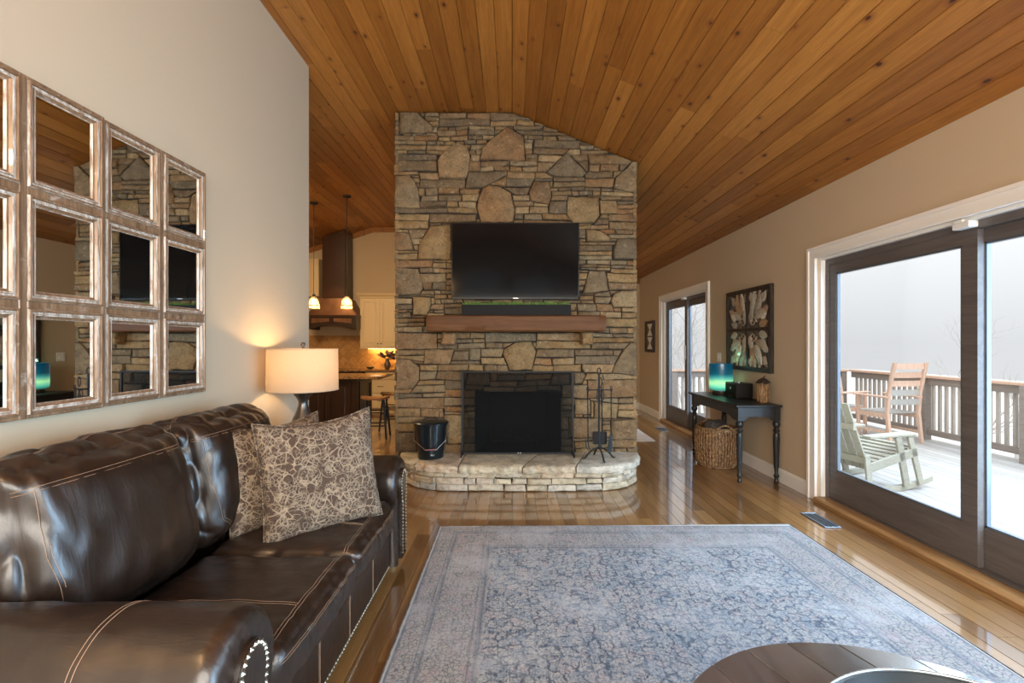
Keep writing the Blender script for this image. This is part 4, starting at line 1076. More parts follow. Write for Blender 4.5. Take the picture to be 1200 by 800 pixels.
tag(nh.build('nailhead_trim', 'nail_brass', sofa, recalc=False), kind='stuff')
for (x, y) in ((-.80, 1.2), (-.80, 3.10), (-1.76, 1.2), (-1.76, 3.10)):
    MB().lathe([(.022, 0), (.030, .01), (.036, .04), (.026, .07)], (x, y, .001), 16).build('foot', 'sill_oak', sofa, smooth=40)

# ------------------------------------------------------------------ throw pillows
def pillow(lab, loc, size, yaw, lean, roll, seed, thick=.105):
    t = thing('throw_pillow', lab, 'pillow', loc, 'patterned throw pillows on the sofa'); t['_local'] = 1
    t.rotation_euler = (Matrix.Rotation(yaw, 4, 'Z') @ Matrix.Rotation(lean, 4, 'X') @ Matrix.Rotation(roll, 4, 'Y')).to_euler()
    def g(side):
        def q(u, v):
            a, b = 2*u-1, 2*v-1; h = size/2
            pin = 1-.06*(1-abs(a)**2)*abs(b)**2.2; pin2 = 1-.06*(1-abs(b)**2)*abs(a)**2.2
            th = thick*((1-abs(a)**2.6)*(1-abs(b)**2.6))**.45
            n = .006*noise.noise((a*2+seed, b*2, side))+.003*noise.noise((a*6+seed, b*6, side)); dent = -.045*max(0, b-.35)*(1-a*a) if b > .35 else 0
            return (a*h*pin2, side*(th+n*(1 if th > .01 else 0)), b*h*pin+dent)
        return q
    m = MB(); m.grid(g(-1), 40, 40); m.grid(g(1), 40, 40); c = m.build('cover', 'pillow_fabric', t, smooth=True, weld=.0005)
    pts = [g(0)(u, v) for (u, v) in [(i/30, 0) for i in range(30)]+[(1, i/30) for i in range(30)]+[(1-i/30, 1) for i in range(30)]+[(0, 1-i/30) for i in range(30)]]
    MB().tube([(p[0], 0, p[2]) for p in pts], .005, 6, closed=True).build('piping', 'pillow_fabric', t)
    return t
pillow('brown and cream patterned throw pillow in front, leaning on the far sofa arm', (-1.00, 2.46, .775), .60, radians(40), radians(-10), radians(-3), 1)
pillow('brown and cream patterned throw pillow half hidden behind the other one', (-1.27, 2.55, .76), .56, radians(55), radians(-12), radians(-2), 5, .09)

# ------------------------------------------------------------------ side table and lamp beyond the sofa
LX, LY = -1.585, 3.56
st = thing('side_table', 'small dark wooden side table in the corner under the linen lamp', 'side table', (LX, LY, 0))
MB().lathe([(.25, .60), (.255, .605), (.255, .63), (.25, .635)], (LX, LY, 0), 40).build('table_top', 'island_wood', st, smooth=40)
for k in range(3):
    a = 2*pi*k/3+.4; MB().tube([(LX+.19*cos(a), LY+.19*sin(a), .001), (LX+.15*cos(a), LY+.15*sin(a), .60)], [.014, .02], 10).build('leg', 'island_wood', st, smooth=40)
tl = thing('table_lamp', 'lit table lamp with drum linen shade and gunmetal base behind the sofa', 'lamp', (LX, LY, .637))
MB().lathe([(.085, .0), (.095, .01), (.115, .05), (.122, .10), (.110, .16), (.080, .23), (.048, .30), (.034, .35), (.034, .375), (.050, .405), (.066, .425), (.070, .438), (.066, .446), (.03, .448)], (LX, LY, .638), 40).build('lamp_base', 'lamp_metal', tl, smooth=40)
MB().lathe([(.030, 0), (.030, .012), (.014, .016), (.014, .06), (.020, .062), (.020, .09)], (LX, LY, 1.084), 20).build('socket', 'brass', tl, smooth=40)
m = MB(); sh0, sh1, sr = 1.097, 1.405, .254
R1 = lambda q, z: [(LX+q*cos(2*pi*i/64), LY+q*sin(2*pi*i/64), z) for i in range(64)]
m.loft([R1(sr, sh0), R1(sr-.004, sh1)], True, False)
shd = m.build('lamp_shade', 'linen_shade', tl, smooth=True, recalc=False)
MB().tube(R1(sr, sh0), .003, 6, closed=True).build('shade_rim', 'linen_shade', shd); MB().tube(R1(sr-.004, sh1), .003, 6, closed=True).build('shade_rim', 'linen_shade', shd)
m = MB()
for k in range(3):
    a = 2*pi*k/3; m.tube([(LX, LY, 1.392), (LX+(sr-.006)*cos(a), LY+(sr-.006)*sin(a), 1.392)], .002, 5)
m.tube([(LX, LY, 1.17), (LX, LY, 1.41)], .003, 6); m.build('harp', 'brass', tl)
MB().lathe([(.004, 0), (.012, .004), (.009, .012), (.018, .026), (.019, .036), (.012, .048), (.001, .05)], (LX, LY, 1.408), 16).build('finial', 'lamp_metal', tl, smooth=40)
MB().ball((LX, LY, 1.24), .03, 12, 8).build('bulb', 'bulb_glow', tl, smooth=True)
bl = lamp('table_lamp_bulb', 'POINT', (LX, LY, 1.31), 13, (1.0, .62, .28), radius=.04)

# ------------------------------------------------------------------ coffee table and tray
ct = thing('coffee_table', 'round dark wooden coffee table on the rug at the bottom edge', 'coffee table', (.975, .955, 0))
CT = (.975, .955, 0); RT = .616; z1 = .45
# top made of glued boards
rows = 8; bw = 2*(RT-.0)/rows
ang = radians(20); Mt = Matrix.Translation((CT[0], CT[1], 0)) @ Matrix.Rotation(ang, 4, 'Z')
for k in range(rows):
    xa, xb = -RT+bw*k+.0015, -RT+bw*(k+1)-.0015
    N = 14; up = []; dn = []
    for i in range(N+1):
        x = xa+(xb-xa)*i/N; h = sqrt(max(0, RT*RT-x*x)); up.append((x, h)); dn.append((x, -h))
    poly = up+dn[::-1]
    poly = [p for i, p in enumerate(poly) if i == 0 or math.hypot(p[0]-poly[i-1][0], p[1]-poly[i-1][1]) > 1e-5]
    if math.hypot(poly[0][0]-poly[-1][0], poly[0][1]-poly[-1][1]) < 1e-5: poly.pop()
    MB().prism(poly, z1-.040, z1, 'z', r=R(), M=Mt).build('top_board', 'coffee_wood', ct, bev=.0015)
MB().lathe([(RT-.03, 0), (RT-.012, .004), (RT-.006, .03), (RT-.03, .045)], (CT[0], CT[1], z1-.088), 80).build('apron', 'coffee_wood', ct, smooth=40)
for k in range(4):
    a = pi/4+pi/2*k; x, y = CT[0]+.44*cos(a), CT[1]+.44*sin(a)
    MB().lathe([(.022, 0), (.030, .02), (.024, .05), (.034, .16), (.040, .26), (.028, .30), (.040, .32), (.040, .365)], (x, y, .012), 16).build('leg', 'coffee_wood', ct, smooth=40)
tr = thing('round_tray', 'round dark metal tray with bright rim lying on the coffee table', 'tray', (1.09, .957, .4505))
MB().lathe([(.392, 0), (.398, .003), (.401, .052), (.397, .055), (.392, .052), (.387, .008), (.001, .006)], (1.09, .957, .4512), 80).build('dish', 'tray_metal', tr, smooth=40)
MB().tube([(1.09+.400*cos(2*pi*i/90), .957+.400*sin(2*pi*i/90), .508) for i in range(90)], .0045, 8, closed=True).build('rim', 'rim_metal', tr, smooth=True)
# ------------------------------------------------------------------ console table and what stands on it
cx0, cx1, cy0, cy1, ch = 2.345, 2.790, 4.87, 6.14, .81
cn = thing('console_table', 'black painted console table with turned legs against the right wall', 'table', (2.57, 5.5, 0))
prof = [(0, 0), (.020, 0), (.020, .006), (.012, .010), (.012, .014), (0, .026)]
m = MB(); e = .028
m.loft([[(cx0-e+.010, cy0-e+.010, ch-.026), (cx1, cy0-e+.010, ch-.026), (cx1, cy1+e-.010, ch-.026), (cx0-e+.010, cy1+e-.010, ch-.026)],
        [(cx0-e, cy0-e, ch-.018), (cx1, cy0-e, ch-.018), (cx1, cy1+e, ch-.018), (cx0-e, cy1+e, ch-.018)],
        [(cx0-e, cy0-e, ch-.006), (cx1, cy0-e, ch-.006), (cx1, cy1+e, ch-.006), (cx0-e, cy1+e, ch-.006)],
        [(cx0-e+.006, cy0-e+.006, ch), (cx1, cy0-e+.006, ch), (cx1, cy1+e-.006, ch), (cx0-e+.006, cy1+e-.006, ch)]])
m.build('table_top', 'console_paint', cn)
def apron(a, b, fixed, axis, name='apron'):
    N = 24; pts = [(a, ch-.027), (a, ch-.17)]
    for i in range(N+1):
        t = i/N; s = min(1, max(0, (t-.06)/.1)), min(1, max(0, (.94-t)/.1)); k = min(s); pts.append((a+(b-a)*t, ch-.17+.045*(k*k*(3-2*k))*(.75+.25*sin(pi*t))))
    pts += [(b, ch-.17), (b, ch-.027)]
    m = MB(); m.prism(pts, fixed-.011, fixed+.011, axis); return m.build(name, 'console_paint', cn)
apron(cy0+.055, cy1-.055, cx0+.022, 'x'); apron(cy0+.055, cy1-.055, cx1-.022, 'x')
apron(cx0+.055, cx1-.055, cy0+.022, 'y'); apron(cx0+.055, cx1-.055, cy1-.022, 'y')
m = MB(); m.box(cx0+.008, cx0+.012, cy0+.055, cy1-.055, ch-.062, ch-.056); m.box(cx0+.055, cx1-.055, cy0+.008, cy0+.012, ch-.062, ch-.056); tag(m.build('apron_moulding', 'console_paint', cn), kind='stuff')
lp = [(.019, 0), (.024, .012), (.018, .032), (.014, .040), (.026, .055), (.028, .068), (.018, .082), (.016, .095), (.020, .14), (.027, .34), (.031, .47), (.030, .505), (.021, .520), (.033, .532), (.034, .540), (.022, .552), (.020, .560), (.034, .585), (.040, .605), (.034, .625), (.024, .640)]
for (x, y) in ((cx0+.03, cy0+.03), (cx0+.03, cy1-.03), (cx1-.03, cy0+.03), (cx1-.03, cy1-.03)):
    m = MB(); m.lathe(lp, (x, y, .001), 20); m.box(x-.027, x+.027, y-.027, y+.027, .641, ch-.027); m.build('leg', 'console_paint', cn, smooth=35)
    fl_ = MB()
    for k in range(10):
        a = 2*pi*k/10; fl_.tube([(x+.021*cos(a), y+.021*sin(a), .15), (x+.030*cos(a), y+.030*sin(a), .47)], .003, 5)
    tag(fl_.build('reeding', 'console_paint', cn), kind='stuff')
# teal lamp
tx, ty = 2.60, 5.84
te = thing('teal_glass_lamp', 'glowing teal and green glass drum lamp at the far end of the console', 'lamp', (tx, ty, ch))
MB().lathe([(.095, 0), (.098, .004), (.098, .050), (.090, .055)], (tx, ty, ch+.001), 32).build('lamp_base', 'dark_frame_wood', te, smooth=40)
m = MB(); m.loft([[(tx+q*cos(2*pi*i/48), ty+q*sin(2*pi*i/48), ch+z) for i in range(48)] for (q, z) in ((.105, .058), (.134, .075), (.138, .12), (.138, .34), (.136, .385))], True, False)
g = m.build('glass_shade', 'teal_glass_shade', te, smooth=True)
MB().ball((tx, ty, ch+.17), .042, 16, 10).build('bulb', 'hot_lamp_core', te, smooth=True)
lamp('teal_lamp_glow', 'POINT', (tx, ty, ch+.42), .7, (.20, .9, .6), radius=.012)
lamp('teal_lamp_side_glow', 'POINT', (tx+.02, ty-.15, ch+.11), .45, (.35, 1.0, .35), radius=.012)
# radio
rd = thing('tabletop_radio', 'black tabletop speaker box with top dials beside the teal lamp', 'radio', (2.68, 5.55, ch))
m = MB(); m.box(2.585, 2.775, 5.405, 5.69, ch+.012, ch+.175); m.build('case', 'radio_black', rd, bev=.005, seg=2)
MB().box(2.581, 2.585, 5.42, 5.675, ch+.028, ch+.16).build('speaker_cloth', 'planter_black', rd)
MB().box(2.579, 2.582, 5.53, 5.56, ch+.10, ch+.125).build('badge', 'steel_wire', rd)
for yy in (5.50, 5.54, 5.58): MB().lathe([(.010, 0), (.010, .013), (.008, .015)], (2.66, yy, ch+.175), 12).build('dial', 'steel_wire', rd)
for (x, y) in ((2.60, 5.42), (2.76, 5.42), (2.60, 5.675), (2.76, 5.675)): MB().lathe([(.010, 0), (.010, .012)], (x, y, ch+.0005), 8).build('foot', 'planter_black', rd)
# figurine
fgx, fgy = 2.69, 5.03
fg = thing('straw_figurine', 'small straw bird figurine with a dark leaf hat near the table front', 'figurine', (fgx, fgy, ch))
m = MB(); m.lathe([(.044, 0), (.050, .03), (.056, .09), (.054, .15), (.046, .20), (.030, .235), (.012, .25)], (fgx, fgy, ch+.002), 20); m.build('body', 'straw', fg, smooth=True)
m = MB()
for k in range(70):
    a = R(0, 2*pi); z0 = R(.0, .17); q = .050+.004*R(); m.tube([(fgx+q*cos(a), fgy+q*sin(a), ch+.006+z0), (fgx+(q+.006)*cos(a+.1), fgy+(q+.006)*sin(a+.1), ch+z0+.05), (fgx+(q-.006)*cos(a), fgy+(q-.006)*sin(a), ch+z0+.09)], [.005, .006, .002], 5)
tag(m.build('straw_strands', 'straw', fg), kind='stuff')
m = MB()
def hat(u, v):
    a = 2*pi*u; q = .075*v; return (fgx+q*cos(a)*1.1, fgy+q*sin(a), ch+.272-.050*v**1.6-.014*abs(sin(3*a))*v+.004*noise.noise((q*40, a, 0)))
m.grid(hat, 36, 8); m.build('leaf_hat', 'dark_frame_wood', fg, smooth=True, weld=.0003)
MB().tube([(fgx, fgy, ch+.268), (fgx+.008, fgy-.01, ch+.285), (fgx+.022, fgy-.02, ch+.293)], [.006, .005, .002], 6).build('hat_stem', 'dark_frame_wood', fg)
# basket
bx, by = 2.44, 5.60
bs = thing('wicker_basket', 'round woven wicker basket with handles on the floor under the console', 'basket', (bx, by, 0))
brad = lambda z: .205+.030*sin(pi*min(1, z/.44)*.75)
m = MB(); m.lathe([(brad(z)-.010, z) for z in [i*.04 for i in range(11)]]+[(brad(.42)-.018, .42), (brad(.02)-.022, .02)], (bx, by, .004), 40, caps=False); m.build('lining', 'wicker', bs, smooth=40)
wv = MB(); NS = 44
for k in range(NS):
    a0 = 2*pi*k/NS
    for j in range(9):
        z0 = .012+.046*j; s = 1 if (k+j) % 2 else -1
        P = []
        for i in range(6):
            t = i/5; z = z0+.062*t; q = brad(z)+.012*sin(pi*t)-.002; a = a0+s*.062*(t-.5); P.append((bx+q*cos(a), by+q*sin(a), .004+z))
        wv.tube(P, [.004, .008, .0095, .0095, .008, .004], 5, r=R())
tag(wv.build('weave', 'wicker', bs, smooth=True), kind='stuff')
m = MB()
for z, rr in ((.008, .010), (.432, .013), (.452, .011)):
    m = MB(); P = [(bx+(brad(z)+.002*sin(i*2.2))*cos(2*pi*i/90), by+(brad(z)+.002*sin(i*2.2))*sin(2*pi*i/90), z+.004+.003*sin(i*2.2)) for i in range(90)]; m.tube(P, rr, 6, closed=True); m.build('braided_rim', 'wicker', bs, smooth=True)
for s in (1, -1):
    P = [(bx+brad(.44)*cos(a)*1.02, by+s*brad(.44)*sin(a)*1.02, .45+.055*sin(pi*i/12)) for i, a in enumerate([pi*(.36+.28*i/12) for i in range(13)])]; MB().tube(P, .011, 8).build('handle', 'wicker', bs, smooth=True)
for i, (ox, oy, oz, ww, rz) in enumerate(((-.065, -.05, .44, .165, .3), (.065, .075, .425, .165, -.4))):
    m = MB()
    def bl(u, v, i=i, ww=ww):
        a = 2*pi*u; b = -pi/2+pi*v; r0 = 1+.10*noise.noise((cos(a)*2+i*5, sin(a)*2, b*2)); f_ = 1+.05*sin(6*b+2*sin(a))
        return (ww*cos(a)*cos(b)*r0*.62, ww*.72*sin(a)*cos(b)*r0, .085*sin(b)*r0*f_)
    m.grid(bl, 36, 20)
    o = m.build('rolled_blanket', 'throw_fabric', None, smooth=True, weld=.0005); o.location = (bx+ox, by+oy, oz+.012); o.rotation_euler = (0, 0, rz)
    tag(o, ('charcoal rolled blanket in the wicker basket, nearer the camera', 'charcoal rolled blanket in the wicker basket, nearer the far door')[i], 'blanket', 'rolled blankets in the basket')

# ------------------------------------------------------------------ carved wall panel
wa = thing('carved_wall_panel', 'square dark framed carved panel of silvery leaves above the console', 'wall art', (XR, 5.55, 1.6))
ay0, ay1, az0, az1 = 5.03, 6.075, 1.125, 2.095; ax = XR-.003
MB().box(ax-.012, ax, ay0+.01, ay1-.01, az0+.01, az1-.01).build('back_board', 'relief_dark', wa)
fm = MB(); w_ = .048; ym, zm = (ay0+ay1)/2, (az0+az1)/2
for b in ((ay0, ay1, az0, az0+w_), (ay0, ay1, az1-w_, az1), (ay0, ay0+w_, az0+w_, az1-w_), (ay1-w_, ay1, az0+w_, az1-w_)): fm.box(ax-.042, ax, *b)
fm.box(ax-.038, ax-.012, ym-.018, ym+.018, az0+w_, az1-w_); fm.box(ax-.038, ax-.012, ay0+w_, ym-.018, zm-.018, zm+.018); fm.box(ax-.038, ax-.012, ym+.018, ay1-w_, zm-.018, zm+.018)
fm.build('frame', 'dark_frame_wood', wa, bev=.005, seg=2)
LIFT = [0]
def leafmesh(c, ang, L, Wd, h, sy, sz, curl=0):
    """domed leaf on the wall; c=(y,z) start, growing at ang; sy,sz mirror signs"""
    m = MB()
    def g(u, v):
        t = u; a = ang+curl*(t-.3); y, z = 0, 0
        for k in range(8):
            q = t*(k+.5)/8; aa = ang+curl*q; y += L*t/8*cos(aa); z += L*t/8*sin(aa)
        wdt = Wd*(sin(pi*min(1, t**.8))**.75)*.5; s = 2*v-1
        aa = ang+curl*t; y += -sin(aa)*wdt*s; z += cos(aa)*wdt*s
        hh = h*sin(pi*min(1, t*.96+.03))**.5*(1-abs(s)**1.8)-(.007 if abs(s) < .1 else 0)+.0015*noise.noise((u*9, v*9, ang))
        return (ax-.014-LIFT[0]-hh, c[0]+sy*y, c[1]+sz*z)
    m.grid(g, 12, 8); m.r = [R()]*len(m.r); return m
q = .465
for sy in (-1, 1):
    for sz in (-1, 1):
        c0 = (ym+sy*.022, zm+sz*.02)
        for (u, v, a, L, Wd, h, cu) in ((.02, .05, 80, .20, .085, .020, -.25), (.05, .18, 62, .24, .085, .022, .5), (.14, .16, 48, .26, .095, .024, .2), (.15, .12, 28, .23, .085, .022, -.6),
                                     (.22, .25, 75, .17, .075, .018, .4), (.25, .12, 5, .15, .075, .018, .9), (.04, .31, 82, .10, .07, .014, 0), (.30, .29, 50, .13, .075, .014, 0), (.10, .30, 70, .13, .075, .018, 0), (.30, .17, 20, .14, .07, .016, .2), (.24, .03, 8, .17, .07, .014, .1)):
            LIFT[0] = (LIFT[0]+.0045) % .018
            leafmesh((c0[0]+sy*u, c0[1]+sz*v), radians(a), L*1.08, Wd*1.35, h, sy, sz, cu).build('leaf', 'relief_silver', wa, smooth=True, recalc=False)
        # scroll and scalloped border line
        P = []
        for i in range(34):
            a = i*.26; rr = .075-.0019*i; P.append((ax-.022, c0[0]+sy*(.10+rr*cos(a)), c0[1]+sz*(.065+rr*.8*sin(a))))
        MB().tube(P, [.010-.0002*i for i in range(34)], 6, r=.8).build('scroll', 'relief_silver', wa, smooth=True)
        P = []
        for i in range(41):
            t = i/40
            if t < .5: tt = t*2; yy = .02+.40*tt; zz = .405-.03*abs(cos(pi*2*tt))
            else: tt = (t-.5)*2; zz = .375-.35*tt; yy = .42-.03*abs(sin(pi*2*tt))
            P.append((ax-.018, c0[0]+sy*yy, c0[1]+sz*zz))
        MB().tube(P, .006, 5).build('scalloped_border', 'dark_frame_wood', wa, smooth=True)
# small picture
pc = thing('framed_print', 'small dark framed print of hourglass shapes on the far right wall', 'picture', (XR, 9.5, 1.6))
y0, y1, z0, z1 = 9.22, 9.80, 1.27, 1.90
fm = MB()
for b in ((y0, y1, z0, z0+.045), (y0, y1, z1-.045, z1), (y0, y0+.045, z0+.045, z1-.045), (y1-.045, y1, z0+.045, z1-.045)): fm.box(XR-.045, XR-.002, *b)
fm.build('frame', 'dark_frame_wood', pc, bev=.004); MB().box(XR-.02, XR-.004, y0+.04, y1-.04, z0+.04, z1-.04).build('print', 'print_olive', pc)
ymm = (y0+y1)/2
for k, (za, zb) in enumerate(((z0+.06, z0+.30), (z0+.33, z1-.06))):
    zz = (za+zb)/2
    MB().prism([(ymm-.17, za), (ymm+.17, za), (ymm+.03, zz), (ymm+.17, zb), (ymm-.17, zb), (ymm-.03, zz)], XR-.024, XR-.0195, 'x').build('pale_shape', 'paper', pc)

# ------------------------------------------------------------------ kitchen
KZ = YE
# backsplash, wall cabinet, base cabinets, worktop
struct(MB().box(-5.2, -1.35, KZ-.012, KZ, .90, 1.62), 'trim_2', 'backsplash_tile')
wc = thing('wall_cabinet', 'cream kitchen wall cabinet with two panelled doors and crown moulding', 'cabinet', (-2.7, KZ-.2, 1.36))
kx0, kx1, kf = -3.24, -2.40, KZ-.345
m = MB(); m.box(kx0, kx1, kf+.02, KZ-.013, 1.36, 2.40); m.build('carcass', 'cream_paint', wc)
m = MB(); m.loft([[(kx0-a, kf+.02-a, z), (kx1+a, kf+.02-a, z), (kx1+a, KZ-.013, z), (kx0-a, KZ-.013, z)] for a, z in ((0, 2.401), (.012, 2.41), (.018, 2.44), (.06, 2.485), (.065, 2.51))]); m.build('crown_moulding', 'cream_paint', wc)
m = MB(); m.box(kx0-.006, kx1+.006, kf+.002, KZ-.013, 1.335, 1.358); m.build('light_rail', 'cream_paint', wc)
def panel_door(parent, x0, x1, z0, z1, yf, mat, knob=None, st=.065, name='door'):
    m = MB(); m.box(x0, x0+st, yf, yf+.02, z0, z1); m.box(x1-st, x1, yf, yf+.02, z0, z1); m.box(x0+st, x1-st, yf, yf+.02, z0, z0+st); m.box(x0+st, x1-st, yf, yf+.02, z1-st, z1)
    m.box(x0+st, x1-st, yf+.010, yf+.018, z0+st, z1-st)
    if x1-x0 > .2: m.loft([[(x0+st+a, yf+d, z0+st+a), (x1-st-a, yf+d, z0+st+a), (x1-st-a, yf+d, z1-st-a), (x0+st+a, yf+d, z1-st-a)] for a, d in ((.012, .010), (.035, .003))], True, True)
    o = m.build(name, mat, parent, bev=.002)
    if knob: MB().lathe([(.005, 0), (.005, .012), (.012, .018), (.013, .024), (.006, .03)], (0, 0, 0), 12, M=Matrix.Translation((knob[0], yf, knob[1])) @ Matrix.Rotation(pi/2, 4, 'X')).build('knob', 'black_iron', o, smooth=40)
xm = (kx0+kx1)/2
panel_door(wc, kx0+.004, xm-.002, 1.365, 2.395, kf, 'cream_paint', (xm-.035, 1.44)); panel_door(wc, xm+.002, kx1-.004, 1.365, 2.395, kf, 'cream_paint', (xm+.035, 1.44))
MB().box(kx0+.1, kx1-.1, KZ-.10, KZ-.06, 1.325, 1.334).build('strip_light', 'strip_glow', wc)
lamp('under_cabinet_light', 'AREA', (xm+.05, KZ-.12, 1.32), 9, (1.0, .62, .22), (xm+.05, KZ-.02, .9), (.7, .06))
# left cream tall unit beside the hood
m = MB(); cb2 = thing('high_cabinet', 'cream cabinet high at the left of the range hood, cut by the wall edge', 'cabinet', (-4.45, KZ-.2, 2.45))
m.box(-4.90, -4.12, KZ-.33, KZ-.013, 2.45, 3.25); m.build('carcass', 'cream_paint', cb2); panel_door(cb2, -4.51, -4.125, 2.455, 3.24, KZ-.35, 'cream_paint'); panel_door(cb2, -4.895, -4.515, 2.455, 3.24, KZ-.35, 'cream_paint')
# base cabinets
bf = KZ-.62
bc_ = thing('base_cabinet', 'cream kitchen base cabinet with drawers under the back counter', 'cabinet', (-2.6, KZ-.3, 0))
MB().box(-3.05, -1.75, bf+.02, KZ-.013, .10, .86).box(-3.05, -1.75, bf+.08, KZ-.05, .001, .10).build('carcass', 'cream_paint', bc_)
for (a, b) in ((-3.045, -2.405), (-2.395, -1.755)):
    for (z0, z1) in ((.70, .85), (.42, .69), (.11, .41)):
        o = MB().box(a, b, bf, bf+.02, z0, z1).build('drawer', 'cream_paint', bc_, bev=.004)
        MB().tube([((a+b)/2-.06, bf, (z0+z1)/2), ((a+b)/2-.055, bf-.025, (z0+z1)/2), ((a+b)/2+.055, bf-.025, (z0+z1)/2), ((a+b)/2+.06, bf, (z0+z1)/2)], .006, 6).build('pull', 'black_iron', o)
o = MB().box(-5.2, -1.70, bf-.03, KZ-.013, .862, .90).build('back_worktop', 'granite', None, bev=.004); tag(o, 'speckled brown granite worktop along the kitchen back wall', 'worktop')
rn = thing('kitchen_range', 'dark cooking range under the hood, mostly hidden by the island', 'range', (-3.75, KZ-.35, 0))
MB().box(-4.3, -3.10, bf+.01, KZ-.013, .001, .86).build('body', 'black_iron', rn); MB().tube([(-4.2, bf-.03, .72), (-3.2, bf-.03, .72)], .012, 8).build('handle', 'steel_wire', rn)
MB().box(-4.2, -3.2, bf+.0, bf+.012, .15, .66).build('oven_door', 'tv_plastic', rn)
# hood
hd = thing('range_hood', 'dark wood and copper range hood with a tall square chimney', 'range hood', (-3.75, KZ-.3, 1.7))
hx0, hx1, hy = -3.985, -3.50, KZ-.50
hz = min(zceil(hx0), zceil(hx1))
m = MB(); m.add([(hx0, hy, 2.40), (hx1, hy, 2.40), (hx1, KZ-.013, 2.40), (hx0, KZ-.013, 2.40), (hx0, hy, zceil(hx0)-.02), (hx1, hy, zceil(hx1)-.02), (hx1, KZ-.04, zceil(hx1)-.02), (hx0, KZ-.04, zceil(hx0)-.02)], [(0, 1, 2, 3), (4, 5, 6, 7), (0, 1, 5, 4), (1, 2, 6, 5), (2, 3, 7, 6), (3, 0, 4, 7)])
m.build('flue', 'hood_wood', hd, bev=.004)
m = MB(); 
m.loft([[(-3.745-a, KZ-.013-d, z), (-3.745+a, KZ-.013-d, z), (-3.745+a, KZ-.013, z), (-3.745-a, KZ-.013, z)] for a, d, z in ((.52, .60, 2.03), (.50, .59, 2.06), (.44, .56, 2.14), (.36, .52, 2.26), (.29, .495, 2.39))]); m.build('canopy', 'copper_hood', hd, smooth=40)
m = MB(); m.box(-4.275, -3.215, KZ-.64, KZ-.013, 2.0, 2.035); m.build('cornice', 'hood_wood', hd, bev=.004)
pts = [(-4.255, 2.0), (-4.255, 1.74)]+[(-4.175+.86*i/20, 1.74+.09*sin(pi*i/20)) for i in range(21)]+[(-3.235, 1.74), (-3.235, 2.0)]
MB().prism(pts, KZ-.615, KZ-.59, 'y').build('arched_valance', 'island_wood', hd)
for (a, b) in ((-4.16, -3.79), (-3.70, -3.33)): 
    k = -1 if a < -3.9 else 1
    zl, zr2 = (1.86, 1.90) if k < 0 else (1.90, 1.86)
    MB().prism([(a, zl), (b, zr2), (b, 1.965), (a, 1.965)], KZ-.625, KZ-.614, 'y').build('inset_panel', 'copper_hood', hd, bev=.004)
for X in (-4.255, -3.26): MB().box(X, X+.025, KZ-.59, KZ-.013, 1.74, 2.0).build('side_panel', 'island_wood', hd)
# island
isl = thing('kitchen_island', 'dark wood kitchen island with panelled sides behind the lamp', 'island', (-3.4, 8.0, 0))
ix0, ix1, iy0, iy1 = -4.6, -2.50, 7.56, 8.34
MB().box(ix0, ix1, iy0+.02, iy1, .001, .872).build('body', 'island_wood', isl)
for (a, b) in ((-4.55, -4.07), (-4.03, -3.55), (-3.51, -3.03), (-2.99, -2.60)): panel_door(isl, a, b, .12, .83, iy0, 'island_wood', st=.07)
MB().box(-2.59, -2.495, iy0-.01, iy0+.09, .001, .872).build('corner_post', 'island_wood', isl, bev=.006)
m = MB(); 
for (c, d, z0, z1) in ((iy0+.10, iy0+.17, .12, .83), (iy1-.09, iy1-.02, .12, .83), (iy0+.17, iy1-.09, .12, .19), (iy0+.17, iy1-.09, .76, .83)): m.box(ix1, ix1+.018, c, d, z0, z1)
m.build('end_frame', 'island_wood', isl, bev=.002)
o = MB().prism([(-4.7, 7.50), (-2.16, 7.50), (-2.10, 7.56), (-2.12, 8.40), (-4.7, 8.40)], .875, .914, 'z').build('island_worktop', 'granite', None, bev=.006, seg=2); tag(o, 'thick brown granite island top with a rounded end over the stools', 'worktop')
o = MB().add([(-2.32, 7.62, .9155), (-2.14, 7.60, .9155), (-2.13, 7.78, .9155), (-2.33, 7.82, .9155)], [(0, 1, 2, 3)]).add([(-2.30, 7.66, .9175), (-2.15, 7.70, .919), (-2.19, 7.86, .919), (-2.36, 7.80, .9175)], [(0, 1, 2, 3)])
o.add([(-2.32, 7.62, .9148), (-2.14, 7.60, .9148), (-2.13, 7.78, .9148), (-2.33, 7.82, .9148)], [(3, 2, 1, 0)])
o = o.build('letter', 'paper', None, recalc=False); tag(o, 'white papers lying at the right tip of the island worktop', 'papers')
